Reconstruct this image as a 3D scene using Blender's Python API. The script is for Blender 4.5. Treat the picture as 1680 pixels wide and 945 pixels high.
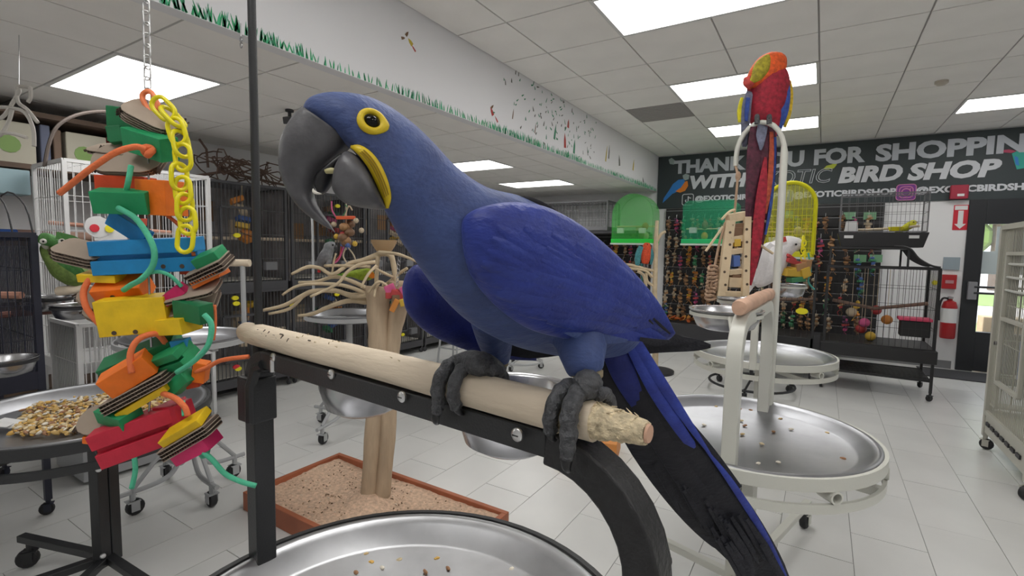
import bpy, bmesh, math, random
from mathutils import Vector, Matrix
R = math.radians
rnd = random.Random(7)
scn = bpy.context.scene
COL = scn.collection
for _o in list(bpy.data.objects):
    bpy.data.objects.remove(_o)

# ---------------------------------------------------------------- camera
FPX, CX, CY, CAMH = 812.0, 840.0, 472.5, 1.42
_yaw, _pit, _rol = R(32), R(4.45), R(1.0)
FW = Vector((-math.sin(_yaw)*math.cos(_pit), math.cos(_yaw)*math.cos(_pit), -math.sin(_pit)))
_r0 = Vector((math.cos(_yaw), math.sin(_yaw), 0)); _u0 = _r0.cross(FW)
RT = _r0*math.cos(_rol) + _u0*math.sin(_rol)
UP = RT.cross(FW)
CAM = Vector((0, 0, CAMH))
cd = bpy.data.cameras.new('camera'); cam = bpy.data.objects.new('camera', cd); COL.objects.link(cam)
cd.sensor_width = 36; cd.lens = 36*FPX/1680; cd.clip_start = .02; cd.clip_end = 200
_bk = -FW
cam.matrix_world = Matrix(((RT.x, UP.x, _bk.x, CAM.x), (RT.y, UP.y, _bk.y, CAM.y), (RT.z, UP.z, _bk.z, CAM.z), (0, 0, 0, 1)))
scn.camera = cam

# ---------------------------------------------------------------- world and exposure
w = bpy.data.worlds.new('world'); scn.world = w; w.use_nodes = True
w.node_tree.nodes['Background'].inputs[0].default_value = (.85, .92, 1, 1)
w.node_tree.nodes['Background'].inputs[1].default_value = 3.0
scn.view_settings.view_transform = 'Standard'; scn.view_settings.look = 'None'
scn.view_settings.gamma = 1; scn.view_settings.use_curve_mapping = False
scn.view_settings.exposure = 0.58
LAMP = 5.2          # emission of the ceiling panels

# ---------------------------------------------------------------- point helpers
def _ray(x, y): return FW + RT*((x-CX)/FPX) - UP*((y-CY)/FPX)
def at(x, y, d): return CAM + _ray(x, y)*d
def onz(x, y, z):
    r = _ray(x, y); return CAM + r*((z-CAMH)/r.z)
def onx(x, y, X):
    r = _ray(x, y); return CAM + r*(X/r.x)
def ony(x, y, Y):
    r = _ray(x, y); return CAM + r*(Y/r.y)
def V(*a): return Vector(a)
def rotm(rx=0, ry=0, rz=0):
    return Matrix.Rotation(rz, 3, 'Z') @ Matrix.Rotation(ry, 3, 'Y') @ Matrix.Rotation(rx, 3, 'X')

# ---------------------------------------------------------------- mesh builder
class MB:
    def __init__(s): s.v = []; s.f = []
    def add(s, vs, fs):
        b = len(s.v); s.v += [tuple(p) for p in vs]; s.f += [tuple(i+b for i in q) for q in fs]; return s
    def hexa(s, p): return s.add(p, [(0,3,2,1),(4,5,6,7),(0,1,5,4),(1,2,6,5),(2,3,7,6),(3,0,4,7)])
    def obox(s, c, ax, ay, az):
        c = Vector(c)
        return s.hexa([c-ax-ay-az, c+ax-ay-az, c+ax+ay-az, c-ax+ay-az, c-ax-ay+az, c+ax-ay+az, c+ax+ay+az, c-ax+ay+az])
    def box(s, c, size, M=None):
        M = M or Matrix.Identity(3)
        return s.obox(c, M @ V(size[0]/2,0,0), M @ V(0,size[1]/2,0), M @ V(0,0,size[2]/2))
    def bb(s, a, b):
        return s.box([(a[i]+b[i])/2 for i in range(3)], [abs(a[i]-b[i]) for i in range(3)])
    def rings(s, rr, cap=True, closed=False):
        n = len(rr[0]); vs = [p for r in rr for p in r]; fs = []
        m = len(rr)
        for i in range(m if closed else m-1):
            for j in range(n):
                a = i*n+j; b = i*n+(j+1) % n; c = ((i+1) % m)*n+(j+1) % n; d = ((i+1) % m)*n+j
                fs.append((a, b, c, d))
        if cap and not closed:
            fs.append(tuple(range(n-1, -1, -1))); fs.append(tuple((m-1)*n+j for j in range(n)))
        return s.add(vs, fs)
    def tube(s, pts, r, n=8, cap=True, closed=False, flat=1.0, up=None, phase=0.0):
        pts = [Vector(p) for p in pts]; m = len(pts); rr = []
        if not isinstance(r, (list, tuple)): r = [r]*m
        nrm = None
        for i, p in enumerate(pts):
            if closed: t = pts[(i+1) % m]-pts[i-1]
            else: t = pts[min(i+1, m-1)]-pts[max(i-1, 0)]
            if t.length < 1e-9: t = V(0,0,1)
            t.normalize()
            if nrm is None:
                nrm = Vector(up) if up else (V(0,0,1) if abs(t.z) < .9 else V(1,0,0))
            nrm = nrm - t*nrm.dot(t)
            if nrm.length < 1e-6: nrm = t.orthogonal()
            nrm.normalize(); bi = t.cross(nrm)
            rr.append([p + (nrm*math.cos(phase+2*math.pi*k/n)*flat + bi*math.sin(phase+2*math.pi*k/n))*r[i] for k in range(n)])
        return s.rings(rr, cap, closed)
    def sq(s, a, b, w, h=None, up=(0,0,1)):
        a, b = Vector(a), Vector(b); t = (b-a); L = t.length; t.normalize(); u = Vector(up)
        u = u - t*u.dot(t)
        if u.length < 1e-5: u = V(1,0,0) - t*t.x
        u.normalize(); bi = t.cross(u); h = h or w
        return s.obox((a+b)/2, t*L/2, bi*w/2, u*h/2)
    def lathe(s, prof, c=(0,0,0), n=24, M=None, cap=True):
        M = M or Matrix.Identity(3); c = Vector(c)
        return s.rings([[c + M @ V(r*math.cos(2*math.pi*k/n), r*math.sin(2*math.pi*k/n), z) for k in range(n)] for r, z in prof], cap)
    def ell(s, c, rad, M=None, nu=12, nv=8):
        M = M or Matrix.Identity(3); c = Vector(c); rr = []
        for i in range(nv+1):
            a = -math.pi/2 + math.pi*i/nv; a = max(-1.5, min(1.5, a)) if i in (0, nv) else a
            rr.append([c + M @ V(rad[0]*math.cos(a)*math.cos(2*math.pi*k/nu), rad[1]*math.cos(a)*math.sin(2*math.pi*k/nu), rad[2]*math.sin(a)) for k in range(nu)])
        return s.rings(rr)
    def prism(s, poly, c, ax, ay, az):
        """polygon of (u,v) in the plane ax,ay; extruded by +-az/2 about c"""
        c = Vector(c); n = len(poly)
        lo = [c + ax*u + ay*v - az/2 for u, v in poly]; hi = [c + ax*u + ay*v + az/2 for u, v in poly]
        fs = [tuple(range(n-1, -1, -1)), tuple(range(n, 2*n))] + [(i, (i+1) % n, n+(i+1) % n, n+i) for i in range(n)]
        return s.add(lo+hi, fs)
    def build(s, name, mat, parent=None, sm=40, sub=0, bev=0, nrm=True):
        me = bpy.data.meshes.new(name); me.from_pydata([tuple(p) for p in s.v], [], s.f); me.update()
        if nrm:
            bm = bmesh.new(); bm.from_mesh(me); bmesh.ops.recalc_face_normals(bm, faces=bm.faces); bm.to_mesh(me); bm.free()
        if sm:
            me.polygons.foreach_set('use_smooth', [True]*len(me.polygons))
            if sm < 180: me.set_sharp_from_angle(angle=R(sm))
        if mat: me.materials.append(mat)
        return link(name, me, parent, sub, bev)

def link(name, me, parent=None, sub=0, bev=0):
    o = bpy.data.objects.new(name, me); COL.objects.link(o)
    if parent is not None:
        o.parent = parent; o.matrix_parent_inverse = WM(parent).inverted()
    if bev:
        b = o.modifiers.new('bevel', 'BEVEL'); b.width = bev; b.segments = 2; b.limit_method = 'ANGLE'; b.angle_limit = R(35)
    if sub:
        m = o.modifiers.new('sub', 'SUBSURF'); m.levels = sub; m.render_levels = sub
    return o
def WM(o):
    m = o.matrix_basis.copy()
    if o.parent: m = WM(o.parent) @ o.matrix_parent_inverse @ m
    return m
def tag(o, label=None, cat=None, group=None, kind=None):
    for k, v in (('label', label), ('category', cat), ('group', group), ('kind', kind)):
        if v: o[k] = v
    return o
def thing(name, label, cat, loc=(0,0,0), rz=0, group=None):
    o = bpy.data.objects.new(name, None); COL.objects.link(o); o.location = loc; o.rotation_euler = (0,0,rz); o.empty_display_size = .05
    return tag(o, label, cat, group)
def copytree(o, parent=None):
    c = o.copy(); COL.objects.link(c)
    if parent is not None: c.parent = parent
    for ch in list(o.children): copytree(ch, c)
    return c
def dup(o, loc, rz=0, label=None, group=None, scale=None):
    c = copytree(o); c.location = loc; c.rotation_euler = (0,0,rz)
    if scale: c.scale = (scale,)*3
    return tag(c, label, None, group)
def smooth_path(pts, k=6):
    """Catmull-Rom through points (tuples of any length)"""
    P = [tuple(p) for p in pts]; out = []
    for i in range(len(P)-1):
        a, b, c, d = P[max(i-1,0)], P[i], P[i+1], P[min(i+2, len(P)-1)]
        for j in range(k):
            t = j/k
            out.append(tuple(.5*((2*q)+(-p+r)*t+(2*p-5*q+4*r-s_)*t*t+(-p+3*q-3*r+s_)*t**3) for p, q, r, s_ in zip(a, b, c, d)))
    out.append(P[-1]); return out

# ---------------------------------------------------------------- materials
_mc = {}
def mat(name, col, rough=.5, metal=0.0, var=0.0, vs=12.0, bump=0.0, bs=60.0, stretch=None, emit=0.0, alpha=1.0, trans=0.0, col2=None, sheen=0.0, spec=.5, coat=0.0):
    if name in _mc: return _mc[name]
    m = bpy.data.materials.new(name); m.use_nodes = True; nt = m.node_tree; b = nt.nodes['Principled BSDF']
    c4 = (*col, 1); b.inputs['Base Color'].default_value = c4; b.inputs['Roughness'].default_value = rough
    b.inputs['Metallic'].default_value = metal; b.inputs['Specular IOR Level'].default_value = spec
    b.inputs['Coat Weight'].default_value = coat
    if sheen: b.inputs['Sheen Weight'].default_value = sheen
    if alpha < 1: b.inputs['Alpha'].default_value = alpha
    if trans: b.inputs['Transmission Weight'].default_value = trans
    if emit:
        b.inputs['Emission Color'].default_value = c4; b.inputs['Emission Strength'].default_value = emit
    tc = None
    if var or bump:
        tc = nt.nodes.new('ShaderNodeTexCoord'); src = tc.outputs['Object']
        if stretch:
            mp = nt.nodes.new('ShaderNodeMapping'); mp.inputs['Scale'].default_value = stretch; nt.links.new(src, mp.inputs[0]); src = mp.outputs[0]
    if var:
        n = nt.nodes.new('ShaderNodeTexNoise'); n.inputs['Scale'].default_value = vs; n.inputs['Detail'].default_value = 5; nt.links.new(src, n.inputs['Vector'])
        rp = nt.nodes.new('ShaderNodeValToRGB'); rp.color_ramp.elements[0].position = .3; rp.color_ramp.elements[1].position = .7
        lo = col2 or tuple(max(0, x*(1-var)) for x in col); hi = tuple(min(1, x*(1+var)) for x in col) if not col2 else col
        rp.color_ramp.elements[0].color = (*lo, 1); rp.color_ramp.elements[1].color = (*hi, 1)
        nt.links.new(n.outputs['Fac'], rp.inputs[0]); nt.links.new(rp.outputs[0], b.inputs['Base Color'])
    if bump:
        n2 = nt.nodes.new('ShaderNodeTexNoise'); n2.inputs['Scale'].default_value = bs; n2.inputs['Detail'].default_value = 4; nt.links.new(src, n2.inputs['Vector'])
        bp = nt.nodes.new('ShaderNodeBump'); bp.inputs['Strength'].default_value = bump; bp.inputs['Distance'].default_value = .01
        nt.links.new(n2.outputs['Fac'], bp.inputs['Height']); nt.links.new(bp.outputs[0], b.inputs['Normal'])
    _mc[name] = m; return m

STEEL = mat('stainless_steel', (.46,.46,.475), .27, 1.0, var=.08, vs=9, bump=.03, bs=30)
TRAYM = mat('tray_steel', (.36,.365,.385), .36, 1.0, var=.14, vs=6, bump=.05, bs=14)
STEELW = mat('worn_steel', (.52,.525,.54), .34, 1.0, var=.16, vs=7, bump=.05, bs=18)
BLACK = mat('black_powder_coat', (.022,.023,.025), .42, 0, bump=.12, bs=300)
BLACKW = mat('worn_black_coat', (.02,.02,.022), .45, 0, var=1.0, vs=70, bump=.25, bs=140, col2=(.012,.012,.013))
DARK = mat('dark_cage_coat', (.03,.03,.034), .5)
CREAM = mat('cream_powder_coat', (.64,.64,.58), .38, 0, bump=.05, bs=200)
GREYC = mat('grey_powder_coat', (.42,.43,.44), .4)
WHITEC = mat('white_wire_coat', (.72,.72,.72), .4)
RUBBER = mat('black_rubber', (.016,.016,.018), .55)
WHITE = mat('white_plastic', (.75,.75,.75), .45)
SCREW = mat('zinc_screw', (.7,.7,.7), .3, 1.0)
# ---------------------------------------------------------------- the room
CEIL, LOWC, SOFX, FARY, LEFTX = 2.98, 2.42, -2.37, 8.25, -5.25
RIGHTX, BACKY = 3.4, -2.6
WALLP = mat('white_wall_paint', (.80,.80,.81), .75, 0, bump=.04, bs=90)
CTILE = mat('ceiling_tile_board', (.90,.88,.85), .9, 0, var=.03, vs=3, bump=.15, bs=220)
CGRID = mat('ceiling_void_grid', (.42,.41,.40), .7)
GROUT = mat('floor_grout', (.30,.30,.29), .8)
TILE = mat('pale_floor_tile', (.68,.68,.665), .28, 0, var=.05, vs=2.2, bump=.02, bs=14)
def struct(o, label=None): return tag(o, label, None, None, 'structure')

floor = struct(MB().bb((LEFTX-.2, BACKY-.2, -.06), (RIGHTX+.2, FARY+.7, -.004)).build('floor', GROUT, sm=0))
# tiles 0.31 x 0.61, half-bond; the ones in view are pieces of their own
TW, TL = .31, .61
tile_me = MB().bb((-TW/2+.0016, -TL/2+.0016, -.006), (TW/2-.0016, TL/2-.0016, 0)).build('floor_tile', TILE, sm=0)
tmesh = tile_me.data; bpy.data.objects.remove(tile_me)
cells = []
def camdist(x, y):
    v = Vector((x, y, 0)) - CAM; d = v.dot(FW)
    if d < .6: return None
    px = CX + FPX*v.dot(RT)/d; py = CY - FPX*v.dot(UP)/d
    return d if (-130 < px < 1810 and py < 1130) else None
for i in range(-12, 17):
    xc = -1.66 + TW*(i+.5)
    if xc < LEFTX or xc > RIGHTX: continue
    for j in range(-6, 15):
        yc = .87 + TL*(j+.5) + (.305 if (i % 2 == 0) else 0)
        if yc > FARY+.4 or yc < BACKY: continue
        cells.append((camdist(xc, yc) or 99, xc, yc))
cells.sort()
rest = MB()
for k, (d, xc, yc) in enumerate(cells):
    if d < 90 and k < 290:
        o = link('floor_tile', tmesh, floor); o.location = (xc, yc, rnd.uniform(-.0006, .0004))
    else:
        rest.bb((xc-TW/2+.0016, yc-TL/2+.0016, -.006), (xc+TW/2-.0016, yc+TL/2-.0016, 0))
tag(rest.build('floor_tile_rest', TILE, floor, sm=0), kind='stuff')

ceiling = struct(MB().bb((SOFX-.2, BACKY-.2, CEIL+.012), (RIGHTX+.2, FARY+.2, CEIL+.1)).build('ceiling', CGRID, sm=0))
low_ceiling = struct(MB().bb((LEFTX-.2, BACKY-.2, LOWC+.012), (SOFX-.04, FARY+.2, LOWC+.06)).build('ceiling_low', CGRID, sm=0))
LENS = mat('lit_panel_diffuser', (1, .985, .96), .6, emit=LAMP)
LFRAME = mat('light_frame_white', (.7,.7,.69), .5)
_tc = {}
def ceil_tile(par, x0, x1, y0, y1, z):
    key = (round(x1-x0, 3), round(y1-y0, 3))
    if key not in _tc:
        a, b = key[0]/2-.006, key[1]/2-.006
        t = MB().bb((-a, -b, 0), (a, b, .014)).build('ceiling_tile', CTILE, sm=0); _tc[key] = t.data; bpy.data.objects.remove(t)
    o = link('ceiling_tile', _tc[key], par); o.location = ((x0+x1)/2, (y0+y1)/2, z)
_lm = {}
def ceil_light(x0, x1, y0, y1, z, label, group):
    t = thing('ceiling_light', label, 'ceiling light', ((x0+x1)/2, (y0+y1)/2, z), 0, group)
    key = (round(x1-x0, 3), round(y1-y0, 3))
    if key not in _lm:
        a, b = key[0]/2, key[1]/2; fr = MB()
        for s in (-1, 1):
            fr.bb((-a, s*b, -.006), (a, s*(b-.025), .02)); fr.bb((s*a, -b+.025, -.006), (s*(a-.025), b-.025, .02))
        f = fr.build('light_frame', LFRAME, sm=0)
        l = MB().bb((-a+.02, -b+.02, .002), (a-.02, b-.02, .012)).build('diffuser', LENS, sm=0)
        _lm[key] = (f.data, l.data); bpy.data.objects.remove(f); bpy.data.objects.remove(l)
    for nm, d in zip(('light_frame', 'diffuser'), _lm[key]):
        o = bpy.data.objects.new(nm, d); COL.objects.link(o); o.parent = t
XE = [SOFX, -1.94] + [-1.33+.61*k for k in range(8)]
YE = [BACKY] + [4.80-.61*k for k in range(12, 0, -1)] + [4.80+.61*k for k in range(6)]
YE = [y for y in YE if y == BACKY or y > BACKY+.1] + [FARY]
def near(a, b): return abs(a-b) < .02
LIT = [(-1.33, y) for y in (-.69, 1.14, 2.97, 4.80, 6.63)] + [(1.11, y) for y in (-.69, 1.14, 2.97, 4.80, 6.63)]
LIT.remove((1.11, 4.80)); LIT.remove((1.11, 2.97))
ll = {(-1.33, 2.97): 'white ceiling light panel over the shop floor beside the mural soffit',
      (-1.33, 4.80): 'ceiling light panel glowing behind the red macaw head',
      (-1.33, 6.63): 'ceiling light panel glowing behind the red macaw, last before the dark sign',
      (1.11, 6.63): 'ceiling light panel above the dark sign near the glass door'}
vent_done = False
for i in range(len(XE)-1):
    for j in range(len(YE)-1):
        x0, x1, y0, y1 = XE[i], XE[i+1], YE[j], YE[j+1]
        if y1-y0 < .03: continue
        lit = any((near(x0, lx) or near(x0, lx+.61)) and near(y0, ly) for lx, ly in LIT)
        if lit: continue
        if near(x0, -1.94) and near(y0, 5.41): continue
        ceil_tile(ceiling, x0, x1, y0, y1, CEIL)
for lx, ly in LIT:
    ceil_light(lx, lx+1.22, ly, ly+.61, CEIL, ll.get((lx, ly), 'white ceiling light panel set in the tile ceiling'), 'ceiling light panels')
VENT = mat('grey_vent_metal', (.36,.34,.33), .7)
vt = thing('ceiling_vent', 'flat grey return air vent in the tile ceiling by the soffit', 'vent', (-1.635, 5.715, CEIL))
MB().bb((-1.94, 5.41, CEIL), (-1.33, 6.02, CEIL+.014)).build('vent_plate', VENT, vt, sm=0)
vs_ = MB()
for k in range(14): vs_.bb((-1.92, 5.43+k*.042, CEIL-.004), (-1.35, 5.435+k*.042, CEIL+.004))
vs_.build('vent_slats', mat('vent_slat', (.42,.40,.385), .6), vt, sm=0)
# smoke detector on the ceiling
MBX = MB().lathe([(.05, 0), (.05, -.02), (.03, -.035), (0.001, -.036)], onz(1545, 133, CEIL), 16)
tag(MBX.build('smoke_detector', mat('aged_plastic', (.55,.5,.42), .5)), 'small round smoke detector on the ceiling tiles', 'detector')

# lowered ceiling on the left
XL = [LEFTX, -4.85, -4.29, -3.755, -3.22, -2.80, SOFX-.04]
YL = [BACKY, -1.72, -1.14, -.56, .01, .58, 1.16, 1.74, 2.31, 2.88, 3.45, 4.03, 4.62, 5.20, 5.78, 6.36, 6.95, 7.55, FARY]
LL = {1.16: 'square looking ceiling light panel behind the toy chain, on the low ceiling', 4.62: 'low ceiling light panel shining just behind the blue macaw neck', 6.36: 'low ceiling light panel shining above the blue macaw back', -1.14: 'light panel in the low ceiling out of the macaw aisle'}
for i in range(len(XL)-1):
    for j in range(len(YL)-1):
        if (near(XL[i], -4.29) or near(XL[i], -3.755)) and any(near(YL[j], y) for y in LL): continue
        ceil_tile(low_ceiling, XL[i], XL[i+1], YL[j], YL[j+1], LOWC)
for y, lab in LL.items(): ceil_light(-4.29, -3.22, y, y+.58, LOWC, lab, 'low ceiling light panels')

# walls
soffit = struct(MB().bb((SOFX-.08, BACKY, LOWC-.015), (SOFX, FARY, CEIL+.05)).build('wall_soffit', mat('soffit_paint', (.80,.80,.82), .7), sm=0), 'white painted soffit with a green grass mural along its lower edge')
DX0, DX1 = 1.52, 2.93     # door opening in the far wall
far = MB(); far.bb((LEFTX, FARY, 0), (DX0, FARY+.15, CEIL+.05)); far.bb((DX1, FARY, 0), (RIGHTX, FARY+.15, CEIL+.05)); far.bb((DX0, FARY, 2.12), (DX1, FARY+.15, CEIL+.05))
wall_far = struct(far.build('wall_far', WALLP, sm=0))
struct(MB().bb((LEFTX-.15, BACKY, 0), (LEFTX, FARY, CEIL)).build('wall_left', WALLP, sm=0))
struct(MB().bb((RIGHTX, BACKY, 0), (RIGHTX+.15, FARY, CEIL+.05)).build('wall_right', WALLP, sm=0))
struct(MB().bb((LEFTX, BACKY-.15, 0), (RIGHTX, BACKY, CEIL+.05)).build('wall_back', WALLP, sm=0))
struct(MB().bb((-.4, FARY-.012, 0), (DX0-.06, FARY, .1)).build('baseboard_far', mat('grey_vinyl_base', (.2,.2,.21), .5), sm=0))

# mural on the soffit: painted grass, a tree and small birds
GR = [mat('mural_green_%d' % k, c, .7) for k, c in enumerate([(.04,.36,.15), (.08,.50,.25), (.22,.50,.38), (.04,.26,.13)])]
def dab(mb, y, z, L, wd, ang):
    """one flat brush stroke on the soffit face, 1 mm proud"""
    a = Vector((0, math.sin(ang), math.cos(ang))); b = Vector((0, a.z, -a.y)); c = Vector((SOFX+.001, y, z))
    mb.prism([(0, -wd/2), (.55*L, -wd*.42), (L, 0), (.55*L, wd*.42), (0, wd/2)], c, a, b, V(.0016, 0, 0))
gm = [MB() for _ in GR]
y = -.2
while y < FARY-.02:
    dens = .5 + .5*math.sin(y*1.9) + .4*math.sin(y*5.1+1)
    for k in range(1 + (dens > .2) + (dens > .7)):
        L = rnd.uniform(.03, .06)*(1+.3*max(0, dens)); dab(gm[rnd.choice((0,0,1,2,3))], y+rnd.uniform(-.01,.01), LOWC-.012, L, rnd.uniform(.006,.011), rnd.uniform(-.5,.3))
    y += rnd.uniform(.014, .034)
for k, g in enumerate(gm): tag(g.build('mural_grass', GR[k], soffit, sm=0), 'painted green grass blades', kind='stuff')
mcol = {'dk': (.13,.14,.12), 'rd': (.45,.06,.05), 'gn': (.05,.25,.14), 'yl': (.55,.42,.05), 'bn': (.18,.10,.05)}
mm = {k: MB() for k in mcol}
for k in range(110):   # leafy tree of the mural
    a = rnd.gauss(0, .38); zz = min(.5, abs(rnd.gauss(.28, .14)))
    dab(mm[rnd.choice(['gn','gn','gn','dk','dk'])], 4.55+a*1.3, LOWC+.03+zz, rnd.uniform(.02,.055), rnd.uniform(.008,.016), rnd.uniform(-1.4,1.4))
for yy, zz, L, wd, an, k in ((4.55,.12,.16,.035,.2,'gn'), (4.80,.08,.15,.05,-.1,'rd'), (5.02,.06,.15,.045,.1,'gn'), (4.86,.3,.09,.04,.1,'rd'), (6.05,.17,.17,.03,.1,'dk'), (6.45,.14,.14,.05,-.2,'dk'), (7.0,.16,.16,.04,.2,'yl'), (5.95,.12,.2,.03,.2,'yl'), (7.5,.05,.08,.04,-.5,'dk'),
                     (3.45,.1,.07,.035,-.6,'rd'), (3.42,.15,.05,.02,.8,'bn'), (3.52,.06,.06,.015,-.8,'rd'), (2.50,.33,.05,.028,-.9,'yl'), (2.44,.37,.04,.02,.6,'bn'), (2.40,.34,.035,.018,1.2,'bn'), (2.53,.30,.05,.012,-.9,'rd'), (3.75,.14,.09,.012,.2,'bn'), (4.15,.1,.1,.012,.2,'bn'), (5.4,.1,.1,.014,-.3,'dk')):
    dab(mm[k], yy, LOWC+zz, L, wd, an)
for k in mcol: tag(mm[k].build('mural_painting', mat('mural_'+k, mcol[k], .7), soffit, sm=0), kind='stuff')
# ---------------------------------------------------------------- wheeled play stands with a round tray
WOODP = mat('peeled_perch_wood', (.72,.61,.47), .75, 0, var=.12, vs=9, bump=.35, bs=40, stretch=(.4,2,2))
WOODC = mat('chewed_perch_wood', (.72,.60,.40), .9, 0, var=.3, vs=90, bump=1.0, bs=110)
WOODR = mat('cut_wood_end', (.62,.38,.27), .8)
_cast = {}
def caster(parent, pos, rz=0, s=1.0, m=None):
    """bracket part with its wheel as sub-part; pos is the floor point"""
    m = m or GREYC
    key = (m.name, round(s, 2))
    if key not in _cast:
        b = MB(); b.lathe([(.012*s, .062*s), (.012*s, .11*s)], n=8); b.bb((-.024*s,-.022*s,.062*s), (.024*s,.022*s,.066*s))
        for k in (-1, 1): b.bb((-.02*s, k*.021*s, .022*s), (.012*s, k*.018*s, .066*s))
        w_ = MB().lathe([(.02*s,-.015*s), (.032*s,-.013*s), (.036*s,-.006*s), (.036*s,.006*s), (.032*s,.013*s), (.02*s,.015*s)], (-.008*s,0,.036*s), 16, rotm(math.pi/2))
        bo = b.build('caster', m); wo = w_.build('wheel', RUBBER); _cast[key] = (bo.data, wo.data)
        bpy.data.objects.remove(bo); bpy.data.objects.remove(wo)
    bd, wd = _cast[key]
    M = Matrix.Translation(pos) @ Matrix.Rotation(rz, 4, 'Z')
    b = bpy.data.objects.new('caster', bd); COL.objects.link(b); b.parent = parent; b.matrix_parent_inverse = WM(parent).inverted(); b.matrix_basis = M
    w_ = bpy.data.objects.new('wheel', wd); COL.objects.link(w_); w_.parent = b
    return b

def band(mb, c, r, z0, z1, t=.012, n=64):
    return mb.rings([[V(c[0]+rr*math.cos(2*math.pi*k/n), c[1]+rr*math.sin(2*math.pi*k/n), z) for k in range(n)] for rr, z in ((r, z0), (r, z1), (r-t, z1), (r-t, z0))], cap=False, closed=True)
TRZ = .75
def tray(c, r, z, name, label, group=None, m=STEELW, deep=.05):
    t = thing(name, label, 'tray', (c[0], c[1], z-deep), 0, group)
    prof = [(.001, z-deep), (r*.64, z-deep), (r*.66, z-deep+.004), (r*.82, z-deep+.006), (r*.84, z-deep+.010), (r*.93, z-.012), (r*.955, z-.002), (r*.985, z), (r, z-.004),
            (r*.99, z-.009), (r*.955, z-.008), (r*.925, z-.017), (r*.84, z-deep+.004), (r*.66, z-deep-.002), (.001, z-deep-.004)]
    MB().lathe([(a, b) for a, b in prof], (c[0], c[1], 0), 72).build('tray_pan', m, t, sm=60)
    return t
def ring_frame(t, c, m, r=.445, z=TRZ, legs=4, phi0=.4, leglen=.42, longleg=None, coff=(0,0), ends=None):
    b = MB(); band(b, c, r, z-.045, z-.004); b.build('upper_ring', m, t)
    b = MB(); band(b, c, r, z-.115, z-.085); b.build('lower_ring', m, t)
    for k in range(8):
        a = phi0+.2+2*math.pi*k/8; q = V(math.cos(a), math.sin(a), 0); p = V(c[0], c[1], z-.065)
        sp = MB(); sp.rings([[p+q*rr + (V(-q.y, q.x, 0)*math.cos(j*math.pi/6)+V(0,0,1)*math.sin(j*math.pi/6))*.021*f for j in range(12)] for rr, f in ((r-.06,1),(r+.003,1),(r+.003,.72),(r-.05,.72))], cap=False); sp.build('spacer_tube', m, t)
    b = MB()
    for k in range(2):
        a = phi0+k*math.pi/2; q = V(math.cos(a), math.sin(a), 0)*(r-.012); b.sq(V(c[0],c[1],z-.10)-q, V(c[0],c[1],z-.10)+q, .03, .03)
    b.build('cross_brace', m, t)
    for s in (-1, 1):
        o = V(-math.sin(phi0), math.cos(phi0), 0)*.024*s + V(coff[0], coff[1], 0)
        MB().sq(V(c[0],c[1],.10)+o, V(c[0],c[1],z-.11)+o, .044, .044, up=(math.cos(phi0), math.sin(phi0), 0)).build('column', m, t, bev=.003)
    for k in range(len(ends) if ends else legs):
        if ends:
            e = V(ends[k][0], ends[k][1], 0); o_ = V(c[0]+coff[0], c[1]+coff[1], 0); q = (e-o_).normalized()
            MB().sq(o_+V(0,0,.125), e+V(0,0,.125)+q*.05, .035, .03).build('base_leg', m, t, bev=.003); caster(t, e, 1.0+k, 1.15, m); continue
        a = phi0+2*math.pi*k/legs; q = V(math.cos(a), math.sin(a), 0); L = leglen
        if longleg is not None and k == 0: q = V(longleg[0]-c[0], longleg[1]-c[1], 0); L = q.length; q.normalize()
        e = V(c[0], c[1], 0)+q*L
        MB().sq(V(c[0],c[1],.125), e+V(0,0,.125)+q*.03, .035, .03).build('base_leg', m, t, bev=.003)
        caster(t, e, a, 1.15, m)
def arch(t, A, B, zr, rb, m, sz=.04, mr=None, zbot=TRZ-.05, skewL=1.0, rh=None, rdz=0.0):
    """posts that bend into a level rail from A to B (xy of the posts)"""
    A = V(A[0], A[1], 0); B = V(B[0], B[1], 0); u = (B-A).normalized(); z = V(0,0,1)
    def bend(P0, d, r_):
        pts = [P0+z*zbot, P0+z*(zr-r_-.05), P0+z*(zr-r_)]
        for k in range(1, 9):
            a = math.pi/2*k/8; pts.append(P0 + d*r_*(1-math.cos(a)) + z*(zr-r_+r_*math.sin(a)))
        return pts
    l = bend(A, u, rb*skewL); r_ = bend(B, -u, rb)
    n = u.cross(z)
    for nm, p, mm_ in (('arch_post', l, m), ('arch_post', r_, mr or m)):
        MB().tube(p, sz*.7071, 4, phase=math.pi/4, up=n).build(nm, mm_, t, sm=30, bev=.003)
    MB().sq(l[-1]-u*.002+z*rdz, r_[-1]+u*.002+z*rdz, sz, rh or sz).build('rail', m, t, bev=.002)
    return l[-1], r_[-1]

# ---- the stand under the blue macaw
NC = (-.585, .56)
PA, PB = onz(405, 545, 1.23), onz(1062, 711, 1.23)
PU = (PB-PA).normalized()
stand = thing('play_stand', 'black metal play stand with a pale chewed wooden perch under the blue macaw', 'bird stand', (NC[0], NC[1], 0))
ring_frame(stand, NC, BLACK, phi0=.9)
# posts stand on the ring under the two perch ends
pl = V(-1.0, .592, 0); pr = V(-.142, .517, 0)
pn = V(-PU.y, PU.x, 0)
if pn.y > 0: pn = -pn            # towards the camera side of the perch
ra, rb_ = arch(stand, pl, pr, 1.185, .125, BLACK, .042, BLACKW, skewL=.45, rh=.033, rdz=.0045)
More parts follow.
